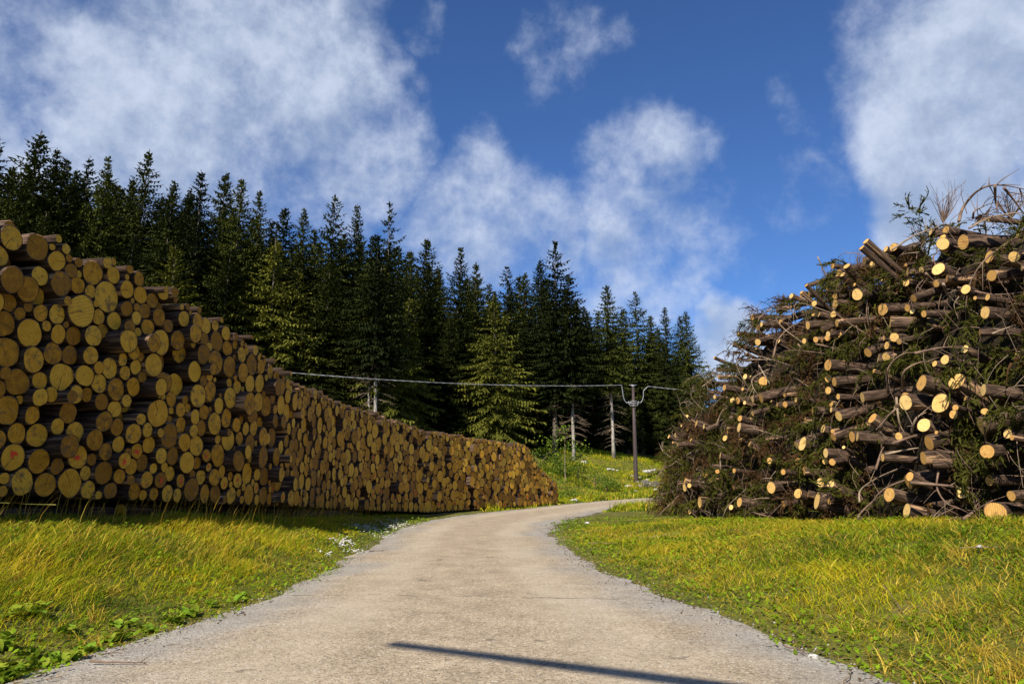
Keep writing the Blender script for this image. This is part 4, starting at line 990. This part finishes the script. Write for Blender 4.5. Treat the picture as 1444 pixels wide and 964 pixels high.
def build_boughs():
    rr = random.Random(9); tm = [bough_template(i) for i in range(5)]; g = MB(); tw = MB()
    for k in range(900):
        u = rr.uniform(0, UEND - 1.5) if rr.random() < .7 else rr.uniform(10, UEND - 2); v = rr.random() ** .9
        if k % 9 == 0: u, v = rr.uniform(0, 14), rr.uniform(.94, 1.03)
        if vnoise(np.array(u * .9), np.array(v * 4.0), 21) < .30: continue
        p = heap_pt(u, v, rr.uniform(-.60, -.04)); n = heap_in(np.array(u)); a = math.atan2(-n[1], -n[0]) + rr.gauss(0, .8)
        R = Matrix.Rotation(a, 3, 'Z') @ Matrix.Rotation(rr.gauss(.35, .5), 3, 'Y') @ Matrix.Rotation(rr.gauss(0, .5), 3, 'X'); s = rr.uniform(.5, 1.0)
        V, q = tm[k % 5]; V2 = V @ (np.array(R).T * s) + p
        V2[:, 2] = np.maximum(V2[:, 2], terrain(V2[:, 0], V2[:, 1]) + .01); g.add(V2, q, m=0 if rr.random() < .70 else 1)
    for k in range(1050):
        u = rr.uniform(0, UEND - 1); v = rr.random(); p = heap_pt(u, v, rr.uniform(-.1, .1)); n = heap_in(np.array(u)); tt = HEAP.tan(np.array(u)); o_ = -np.array([n[0], n[1], 0])
        L = rr.uniform(.25, .8); a = rr.uniform(0, 6.28); d = np.array([tt[0] * math.cos(a), tt[1] * math.cos(a), math.sin(a)])
        P = np.array([p, p + d * L * .5 + o_ * .14, p + d * L + o_ * rr.uniform(0, .25) + np.array([0, 0, -.25 * L])]); P[:, 2] = np.maximum(P[:, 2], terrain(P[:, 0], P[:, 1]) + .01)
        tw.tube(catmull(P, 3), np.linspace(rr.uniform(.006, .011), .003, 7), 3, m=rr.random() < .25, cap=False)
    # dry fans of twigs on the skyline
    for (px, py, h, w) in [(1330, 300, 45, 30), (1100, 432, 20, 18), (1210, 372, 22, 14), (1060, 448, 22, 20), (1300, 330, 22, 30), (1425, 295, 30, 30), (1168, 398, 25, 18), (1180, 402, 20, 14)]:
        u, v, dep = heap_uv(px, py); Y = heap_pt(u, v, 0)[1]; b = np.array(at(px, py + 14, Y))
        for j in range(26):
            e = np.array(at(px + rr.uniform(-w, w) * .9 + 6, py - h * rr.uniform(.4, 1.1), Y + rr.uniform(-.3, .3))); mdl = (b + e) / 2 + np.array([rr.gauss(0, .08), 0, .06])
            tw.tube(catmull([b, mdl, e], 3), np.linspace(.008, .0025, 7), 3, m=0, cap=False)
    m2 = M['needles_dry'] = mat_needles('dry_brown_needles', (.07, .036, .014), (.26, .145, .055))
    tag(link('spruce_boughs', g.mesh('spruce_boughs', [M['needles_brush'], m2])), 'green and browning cut spruce boughs matted over the heap', 'boughs', None, 'stuff')
    tag(link('twigs', tw.mesh('twigs', [M['twig'], M['twig_grey']])), 'tangled thin bare twigs all over the brush heap', 'twigs', None, 'stuff')
build_boughs()

# ------------------------------------------------------------------ grass and small plants
def blades(n, X, Y, H, Wd, lean_dir, lean, colr, seg=3):
    Z = terrain(X, Y) - .02
    a = RNG.uniform(0, 6.283, n); wx = np.cos(a) * Wd; wy = np.sin(a) * Wd; V = []
    lv = [0, .38, .72, 1.0] if seg == 3 else [0, .55, 1.0]
    for i, s in enumerate(lv):
        bx = np.cos(lean_dir) * lean * H * s ** 1.8; by = np.sin(lean_dir) * lean * H * s ** 1.8; bz = H * s * (1 - .35 * np.minimum(lean, 1.2) * s)
        wd = (1, .85, .55, 0)[i] if seg == 3 else (1, .7, 0)[i]
        if i < len(lv) - 1:
            V.append(np.stack([X + bx - wx * wd, Y + by - wy * wd, Z + bz], 1)); V.append(np.stack([X + bx + wx * wd, Y + by + wy * wd, Z + bz], 1))
        else: V.append(np.stack([X + bx, Y + by, Z + bz], 1))
    k = len(V); V = np.stack(V, 1).reshape(-1, 3); b = np.arange(n)[:, None] * k
    q = np.concatenate([b + np.array([[2 * i, 2 * i + 1, 2 * i + 3, 2 * i + 2]]) for i in range(seg - 1)]); t = b + np.array([[2 * seg - 2, 2 * seg - 1, 2 * seg]])
    C = np.concatenate([np.repeat(colr, k, axis=0), np.ones((n * k, 1))], 1)
    return V, q, t, C
GREEN = np.array([[.06, .11, .006], [.19, .26, .008], [.32, .345, .010], [.48, .39, .014]]); STRAW = np.array([[.50, .34, .03], [.64, .47, .08], [.36, .23, .025]])
def grass_colors(n, X, Y, straw):
    f = vnoise(X * .8, Y * .8, 31) * .6 + vnoise(X * 3, Y * 3, 33) * .4
    g = GREEN[np.clip((f * 4 + RNG.normal(0, .8, n)).astype(int), 0, 3)]; s = STRAW[RNG.integers(0, 3, n)]
    k = RNG.random(n) < straw * (0.4 + 1.5 * vnoise(X * .55 + 9, Y * .55, 35)); return np.where(k[:, None], s, g) * RNG.uniform(.75, 1.2, (n, 1))
def scatter(n, x0, x1, y0, y1, side, dens_pow=1.0):
    """points on the verge on one side of the road, thinning with distance"""
    Y = y0 + (y1 - y0) * RNG.random(n) ** dens_pow; X = RNG.uniform(x0, x1, n)
    rd, ru, rs = ROAD.near(X, Y); e = rd - road_half(ru)
    if side == 'L': ld, lu, ls = STACK.near(X, Y); ok = (rs > 0) & (e > RNG.uniform(-.10, .06, n) + .55 * (vnoise(X * 2.3, Y * 2.3, 71) - .6)) & ((ls < 0) | (ld < .45)) & (lu < STACK.S[-1] - .01)
    elif side == 'R': hd, hu, hs = HEAP.near(X, Y); ok = (rs < 0) & (e > RNG.uniform(-.10, .06, n) + .55 * (vnoise(X * 2.3, Y * 2.3, 71) - .6)) & ((hs > 0) | (hd < .5))
    pr = project(np.stack([X, Y, np.full(n, .4)], 1)); ok &= (pr[:, 0] > -650) & (pr[:, 0] < W0 + 500) & (pr[:, 2] > .5) & (pr[:, 1] < H0 + 560)
    return X[ok], Y[ok], e[ok]
def build_grass():
    g = MB()
    def put(X, Y, H, Wd, ld, le, c, seg=3):
        V, q, t, C = blades(len(X), X, Y, H, Wd, ld, le, c, seg); g.add(V, q, t, col=C)
    # left verge: long grass combed to the right
    X, Y, e = scatter(175000, -9, -1.5, 2.4, 26, 'L', 1.5); n = len(X)
    cl = vnoise(X * 1.4, Y * 1.4, 41); H = (.06 + .17 * sstep(.2, 1.5, e) * (0.35 + cl) * (.45 + .55 * sstep(.1, 1.4, STACK.near(X, Y)[0]))) * RNG.uniform(.6, 1.25, n) * (1 - .45 * sstep(12, 20, Y))
    put(X, Y, H, .0028 + .0010 * RNG.random(n) + Y * .00022, np.where(RNG.random(n) < .6, RNG.normal(.3, .6, n), RNG.uniform(0, 6.28, n)), RNG.uniform(.2, 1.3, n), grass_colors(n, X, Y, .22) * np.array([1.12, 1.10, 1.0]))
    # right verge: shorter, yellower
    X, Y, e = scatter(255000, .6, 11, 2.6, 30, 'R', 1.5); n = len(X)
    cl = vnoise(X * 1.6, Y * 1.6, 43); H = (.045 + .13 * sstep(.0, 1.2, e) * (0.15 + cl)) * RNG.uniform(.5, 1.35, n) * (1 - .78 * sstep(14, 25, Y))
    put(X, Y, H, .0030 + .0012 * RNG.random(n) + Y * .00022, RNG.uniform(0, 6.28, n), RNG.uniform(.4, 1.5, n), grass_colors(n, X, Y, .26) * 1.08)
    # clover and small weeds between the blades
    for (nn_, x0, x1, sd_) in ((26000, -9, -1.5, 'L'), (34000, .6, 11, 'R')):
        X, Y, e = scatter(nn_, x0, x1, 3.4, 24, sd_, 1.7); k_ = (vnoise(X * 1.1, Y * 1.1, 61) + .7 * (e < .7) > .52); X, Y = X[k_], Y[k_]; n = len(X)
        Z = terrain(X, Y) + RNG.uniform(.01, .11, n); a = RNG.uniform(0, 6.28, n); l = RNG.uniform(.012, .032, n) * (1 + Y * .02); ti = RNG.uniform(-.5, .8, n)
        dx, dy = np.cos(a) * l, np.sin(a) * l; c0 = np.stack([X, Y, Z], 1); f = np.stack([dx, dy, l * ti], 1); w = np.stack([-dy * .55, dx * .55, l * RNG.normal(0, .2, n)], 1)
        V = np.stack([c0 - f, c0 + w, c0 + f, c0 - w], 1).reshape(-1, 3); C = np.array([.18, .27, .010]) * RNG.uniform(.6, 1.5, (n, 1)); C = np.repeat(np.concatenate([C, np.ones((n, 1))], 1), 4, axis=0)
        g.add(V, np.arange(4 * n).reshape(-1, 4), col=C)
    # straw tufts
    rr = random.Random(3); TX, TY, TH = [], [], []
    for k in range(48):
        if k < 9: q = G(rr.uniform(1290, 1440), rr.uniform(850, 950), .35)
        elif k < 28: q = G(rr.uniform(800, 1440), rr.uniform(745, 930), .25)
        else: q = G(rr.uniform(0, 480), rr.uniform(760, 900), .35)
        m = rr.randrange(25, 70); TX.append(RNG.normal(q[0], .07, m)); TY.append(RNG.normal(q[1], .07, m)); TH.append(np.full(m, rr.uniform(.15, .34)))
    X = np.concatenate(TX); Y = np.concatenate(TY); H = np.concatenate(TH); rd, ru, rs = ROAD.near(X, Y); ok = rd > road_half(ru) + .1; X, Y, H = X[ok], Y[ok], H[ok]; n = len(X)
    put(X, Y, H * RNG.uniform(.5, 1.2, n), np.full(n, .0034), RNG.uniform(0, 6.28, n), RNG.uniform(.3, 1.4, n), STRAW[RNG.integers(0, 3, n)] * RNG.uniform(.8, 1.35, (n, 1)))
    # thin seed stalks before the dark stack
    u = RNG.uniform(1, 16, 420); p = STACK.pt(u); t_ = STACK.tan(u); off = -RNG.uniform(-.1, 1.0, 420); X = p[:, 0] - t_[:, 1] * off; Y = p[:, 1] + t_[:, 0] * off
    put(X, Y, RNG.uniform(.3, .62, 420), np.full(420, .004), RNG.normal(.2, 1.0, 420), RNG.uniform(.1, .5, 420), STRAW[RNG.integers(0, 3, 420)] * .9)
    tag(link('grass', g.mesh('grass', M['grass'])), 'green and straw-coloured grass on both verges of the road', 'grass', None, 'stuff')
    # far meadow
    g2 = MB(); n = 90000; px = RNG.uniform(600, 1000, n); Y = RNG.uniform(30, 74, n); X = (px - 722) / 1000 * Y * 1.02
    rd, ru, rs = ROAD.near(X, Y); ld, lu, ls = STACK.near(X, Y); ok = (rd > road_half(ru)) & ((ls < 0) | (ld > 5) | (lu > STACK.S[-1] - .1)); X, Y = X[ok], Y[ok]; n = len(X)
    cl = vnoise(X * .5, Y * .5, 51); H = RNG.uniform(.08, .22, n) + .35 * (cl > .55) * RNG.random(n)
    V, q, t, C = blades(n, X, Y, H, RNG.uniform(.012, .03, n), RNG.uniform(0, 6.28, n), RNG.uniform(.2, 1.2, n), grass_colors(n, X, Y, .12) * 1.15, 2); g2.add(V, q, t, col=C)
    tag(link('meadow_grass', g2.mesh('meadow_grass', M['grass'])), 'bright green meadow grass on the slope before the forest', 'grass', None, 'stuff')
build_grass()

def leaf_mesh(seed, L=.10, W_=.030):
    r = random.Random(seed); V = []; n = 6
    for i in range(n):
        s = i / (n - 1); w = W_ * math.sin(PI * min(1, s * .92 + .08)) ** .7 * (1 if i < n - 1 else .05); z = .55 * L * s - .55 * L * s * s * r.uniform(.8, 1.2)
        V += [(-w, L * s, z + .35 * w), (0, L * s, z - .1 * w), (w, L * s, z + .35 * w)]
    q = [(3 * i + j, 3 * i + j + 1, 3 * i + j + 4, 3 * i + j + 3) for i in range(n - 1) for j in (0, 1)]
    c = np.array([.15, .25, .018]) * r.uniform(.75, 1.25); c[0] *= r.uniform(.8, 1.5)
    return make_mesh('leaf', V, np.array(q), M['leaf'], smooth=True, attrs={'col': ('FLOAT_COLOR', np.tile([*c, 1], (len(V), 1)))})
LEAF = [leaf_mesh(i) for i in range(5)]
def build_plants():
    rr = random.Random(12); spots = [(20, 930), (48, 905), (78, 912), (95, 880), (20, 880), (130, 893), (165, 880), (150, 905), (195, 878), (60, 870), (100, 925), (215, 868), (285, 850), (345, 826)]
    spots += [(rr.uniform(0, 70), rr.uniform(860, 960)) for _ in range(8)] + [(170, 866), (245, 857), (260, 850), (310, 838), (115, 905), (330, 832)]; spots = sorted(spots)
    for k, (px, py) in enumerate(spots):
        q = list(G(px, py, .12)); rd, ru, rs = ROAD.near(np.array([q[0]]), np.array([q[1]])); q[0] -= max(0.0, float(road_half(ru)[0] - rd[0]) + rr.uniform(.06, .3)); z = tz(q[0], q[1])
        e = empty('broadleaf_plant', (q[0], q[1], z))
        for j in range(rr.randrange(7, 12)):
            o = link('leaf', LEAF[rr.randrange(5)], e); s = rr.uniform(.7, 1.35); o.scale = (s * rr.uniform(.8, 1.3), s, s); o.rotation_euler = (rr.uniform(.05, .85), rr.uniform(-.3, .3), rr.uniform(0, 6.28)); o.location = (rr.gauss(0, .03), rr.gauss(0, .03), .01)
        tag(e, 'low broadleaf weed at the left road edge, %s from the left' % ordw(k + 1), 'plant', 'broadleaf weeds along the left road edge')
build_plants()

def shrub(name, x, y, rx, h, n, cols, label, group, lsize=.10, trunk=False):
    r = np.random.default_rng(int(abs(x * 31 + y * 17))); zb = tz(x, y); V = []; C = []
    cl = r.normal(0, 1, (max(5, n // 60), 3)); cl /= np.linalg.norm(cl, axis=1)[:, None]; cl *= r.uniform(.3, 1, (len(cl), 1)) ** .5
    for i in range(n):
        c = cl[r.integers(len(cl))] + r.normal(0, .22, 3); p = np.array([c[0] * rx, c[1] * rx, h * .52 + c[2] * h * .45])
        if p[2] < .02: p[2] = r.uniform(.02, .2) * h
        a = r.normal(0, 1, 3); a /= np.linalg.norm(a); b = np.cross(a, r.normal(0, 1, 3)); b /= np.linalg.norm(b) + 1e-9; s = lsize * r.uniform(.6, 1.3)
        V += [p - a * s * .5, p + b * s * .35, p + a * s * .6, p - b * s * .35]; C += [[*(cols[r.integers(len(cols))] * r.uniform(.7, 1.25)), 1]] * 4
    e = empty(name, (x, y, zb)); nq = n
    link('foliage', make_mesh('foliage', V, np.arange(4 * nq).reshape(-1, 4), M['leaf'], attrs={'col': ('FLOAT_COLOR', C)}), e)
    mb = MB()
    for k in range(1 if trunk else 5):
        a = r.random() * 6.28; mb.tube(catmull([(0, 0, -.1), (.1 * rx * math.cos(a), .1 * rx * math.sin(a), h * .35), ((0 if trunk else .5) * rx * math.cos(a), (0 if trunk else .5) * rx * math.sin(a), h * .85)], 3), np.linspace(.05 if trunk else .02, .008, 7), 5)
    link('stem', mb.mesh('stem', M['twig_grey' if trunk else 'twig']), e); tag(e, label, 'shrub' if not trunk else 'tree', group)
GC = np.array([[.07, .12, .012], [.11, .165, .014], [.15, .19, .02]])
for k, (px, py, Y, rx, h) in enumerate(sorted([(770, 640, 46, 1.2, 1.1), (792, 650, 50, 1.3, 1.3), (815, 652, 50, 1.4, 1.1), (838, 662, 48, 1.2, .9), (855, 668, 47, .9, .7), (800, 675, 43, .9, .6), (760, 622, 50, 1.6, 1.7), (605, 603, 44, 1.8, 2.0), (640, 610, 46, 1.6, 1.6)])):
    p = at(px, py, Y); shrub('green_shrub', p[0], Y, rx, h, 900, GC, 'leafy green shrub on the slope behind the log stack, %s from the left' % ordw(k + 1), 'green shrubs on the slope')
p = at(797, 630, 48); shrub('young_broadleaf_tree', p[0], 48, 1.5, 3.6, 700, GC * 1.1, 'slim young broadleaf tree in front of the bare spruce trunks', None, .16, True)

# ------------------------------------------------------------------ stones, gravel, fallen twigs
def stone_mesh(seed):
    r = np.random.default_rng(seed); import bmesh
    bm = bmesh.new(); bmesh.ops.create_icosphere(bm, subdivisions=2, radius=1)
    for v in bm.verts:
        d = np.array(v.co); k = 1 + .28 * math.sin(d[0] * 3 + seed) * math.cos(d[1] * 2.5 + seed * 2) + r.normal(0, .07); v.co = v.co * k; v.co.z *= .6
    me = bpy.data.meshes.new('boulder'); bm.to_mesh(me); bm.free(); me.materials.append(M['stone']); return me
SM = [stone_mesh(i) for i in range(4)]
hs_ = sorted([(823, 636, 60, .45), (858, 643, 57, .30), (863, 646, 57, .26), (870, 646, 57, .2), (912, 643, 58, .5), (920, 641, 59, .35), (891, 652, 55, .22), (901, 655, 54, .22), (912, 660, 53, .28), (886, 684, 50.5, .34), (925, 688, 48, .3), (897, 692, 47, .28), (809, 702, 39, .28), (868, 688, 49, .22)])
for k, (px, py, Y, s) in enumerate(hs_):
    p = at(px, py, Y); o = link('boulder', SM[k % 4]); z = tz(p[0], Y); o.location = (p[0], Y, z + s * .2); s *= .55; o.scale = (s * 1.3, s, s * .9); o.rotation_euler = (0, 0, k)
    tag(o, 'pale limestone boulder in the meadow past the bend, %s from the left' % ordw(k + 1), 'stone', 'pale boulders in the meadow')
p = at(915, 676, 49.5); 
shrub('dry_brush_clump', p[0], 49.5, .75, .55, 500, np.array([[.22, .20, .17], [.32, .29, .25]]), 'grey dry brush clump right of the utility pole', None, .12)
for k, (px, py, zg, s) in enumerate([(1383, 790, .45, .032), (1147, 918, .03, .038), (828, 738, .06, .06)]):
    q = G(px, py, zg); o = link('pale_stone', SM[k]); o.location = (q[0], q[1], tz(q[0], q[1]) + s * .6 + (.05 if k != 1 else 0)); o.scale = (s, s * .8, s)
    tag(o, ['white stone lying in the right verge grass', 'white stone on the right road edge in the foreground', 'white stone in the grass inside the bend'][k], 'stone')
def build_gravel():
    oct_v = np.array([[1, 0, 0], [-1, 0, 0], [0, 1, 0], [0, -1, 0], [0, 0, 1], [0, 0, -1.0]]); oct_t = np.array([[0, 2, 4], [2, 1, 4], [1, 3, 4], [3, 0, 4], [2, 0, 5], [1, 2, 5], [3, 1, 5], [0, 3, 5]])
    def pebbles(name, X, Y, Z, S, mat, label):
        n = len(X); k = RNG.uniform(.6, 1.3, (n, 6, 3)); V = oct_v[None] * k * S[:, None, None]; V[..., 2] *= .6; a = RNG.uniform(0, 6.28, n); c, s = np.cos(a)[:, None], np.sin(a)[:, None]
        V = np.stack([V[..., 0] * c - V[..., 1] * s, V[..., 0] * s + V[..., 1] * c, V[..., 2]], -1) + np.stack([X, Y, Z], -1)[:, None, :]
        tag(link(name, make_mesh(name, V.reshape(-1, 3), (oct_t[None] + np.arange(n)[:, None, None] * 6).reshape(-1, 3), mat)), label, 'gravel', None, 'stuff')
    # along both road rims
    n = 6000; u = RNG.uniform(32, 62, n); p = ROAD.pt(u); t = ROAD.tan(u, .5); sd = RNG.choice([-1, 1], n); off = sd * (road_half(u) + RNG.normal(-.02, .16, n))
    X = p[:, 0] - t[:, 1] * off; Y = p[:, 1] + t[:, 0] * off; S = .003 + .013 * RNG.random(n) ** 2.5; rd, ru, rs = ROAD.near(X, Y); Z = np.maximum(terrain(X, Y), np.where(rd < road_half(ru), .0, -1)) + S * .3
    pebbles('edge_gravel', X, Y, Z, S, simple('grey_gravel', (.13, .115, .10), .9, (.50, .47, .43), 60), 'loose pale gravel along both edges of the road')
    n = 7000; u = RNG.uniform(32, 70, n); p = ROAD.pt(u); t = ROAD.tan(u, .5); sd = RNG.choice([-1, 1], n); off = sd * (road_half(u) - np.abs(RNG.normal(0, .22, n)) + .12); k_ = vnoise(u * 1.3, sd * 5.0 + 9, 81) > .42
    X = (p[:, 0] - t[:, 1] * off)[k_]; Y = (p[:, 1] + t[:, 0] * off)[k_]; S = .003 + .012 * RNG.random(len(X)) ** 2; rd, ru, rs = ROAD.near(X, Y)
    pebbles('bark_litter', X, Y, np.maximum(terrain(X, Y), np.where(rd < road_half(ru), .005, -1)) + S * .4, S, simple('bark_crumbs', (.045, .025, .014), .95, (.16, .09, .05), 30), 'brown bark crumbs lying along both road edges')
    # crumbs on the carriageway
    n = 2600; u = RNG.uniform(33, 55, n); p = ROAD.pt(u); t = ROAD.tan(u, .5); off = RNG.uniform(-1, 1, n) * road_half(u) * .95; X = p[:, 0] - t[:, 1] * off; Y = p[:, 1] + t[:, 0] * off; S = RNG.uniform(.003, .009, n)
    pebbles('road_crumbs', X, Y, .012 + S * .2, S, simple('road_crumb', (.06, .045, .035), .9, (.5, .47, .43), 25), 'scattered grit and bark crumbs on the road')
    # white chippings beside the road, left
    xs, ys, zs, ss = [], [], [], []
    for (px, py, w, m) in [(478, 768, 12, 70), (490, 764, 10, 60), (510, 749, 20, 80), (530, 746, 16, 80), (548, 741, 16, 110), (565, 737, 14, 90), (500, 772, 14, 40), (535, 752, 18, 40), (455, 780, 12, 20)]:
        for _ in range(m):
            q = G(px + random.gauss(0, w * .6), py + random.gauss(0, 1.5), .06); s = random.uniform(.008, .035); xs.append(q[0]); ys.append(q[1]); zs.append(tz(q[0], q[1]) + .03 + s * .3); ss.append(s)
    pebbles('white_chippings', np.array(xs), np.array(ys), np.array(zs), np.array(ss), simple('white_limestone', (.40, .38, .33), .9, (.64, .62, .56), 20), 'white limestone chippings spilled in the grass left of the road')
build_gravel()
def fallen():
    rr = random.Random(44)
    L = [((130, 928), (203, 930), 'thin twig lying across the left foreground of the road'), ((146, 918), (186, 914), 'short twig on the road just above the long foreground twig'), ((72, 951), (94, 946), 'stub of bark on the left road edge'),
         ((1100, 905), (1145, 918), 'dark bark strip on the right road edge beside a stone'), ((1250, 855), (1300, 905), 'curved reddish twig in the right verge grass'), ((1360, 838), (1444, 845), 'brown stick lying in grass at the right edge'),
         ((1115, 735), (1180, 725), 'pale stick in the grass at the foot of the heap'), ((830, 768), (875, 768), 'dark stick at the inner road edge in the bend'), ((1195, 962), (1205, 935), 'thin upright twig on the right road edge'),
         ((520, 775), (550, 774), 'bark strip on the road beside the white chippings'), ((480, 785), (515, 784), 'brown bark strip on the left road edge'), ((900, 760), (960, 755), 'brown stick in the grass inside the bend'), ((940, 735), (985, 728), 'pale stick in front of the heap corner'), ((1000, 745), (1060, 750), 'grey twig in grass before the heap')]
    for k, (a, b, lab) in enumerate(L):
        za = .02
        for _ in range(4): qa = G(*a, za); za = max(tz(qa[0], qa[1]), .012) + .03
        zb = .02
        for _ in range(4): qb = G(*b, zb); zb = max(tz(qb[0], qb[1]), .012) + .03
        qa, qb = np.array(G(*a, za)), np.array(G(*b, zb)); n = 5; P = []
        for s in np.linspace(0, 1, n):
            p = qa + (qb - qa) * s; p[:2] += np.array([rr.gauss(0, .02), rr.gauss(0, .02)]); rd, ru, rs = ROAD.near(np.array([p[0]]), np.array([p[1]]))
            p[2] = (.022 if rd[0] < road_half(ru)[0] else tz(p[0], p[1]) + .06); P.append(p)
        tag(link('fallen_twig', branch_mesh(P, rr.uniform(.004, .009), k, 3, ('twig', 'twig_grey')[k % 3 == 2], .12)), lab, 'twig', 'sticks fallen on road and verges')
fallen()
# added unseen pole, placed out of frame to cast the shadow across the road
def added_shadow_pole():
    sx, sy = LDIR.x / -LDIR.z, LDIR.y / -LDIR.z
    a = np.array(G(555, 909)); b = np.array(G(1000, 966)); d = (b - a) / np.linalg.norm(b - a); zt = 7.5
    tip = Vector((a[0] - sx * zt, a[1] - sy * zt, zt)); f = a + d * 13; zb = tz(f[0], f[1]) - .1; base = Vector((f[0] - sx * zb, f[1] - sy * zb, zb)); mb = MB()
    P = [base + (tip - base) * s for s in np.linspace(0, 1, 12)]
    mb.tube([tuple(p) for p in P], np.linspace(.15, .06, 12), 10)
    tag(link('added_shadow_pole', mb.mesh('added_shadow_pole', M['trunk'], True)), 'added unseen leaning pole placed to cast the shadow across the road', 'pole')
added_shadow_pole()
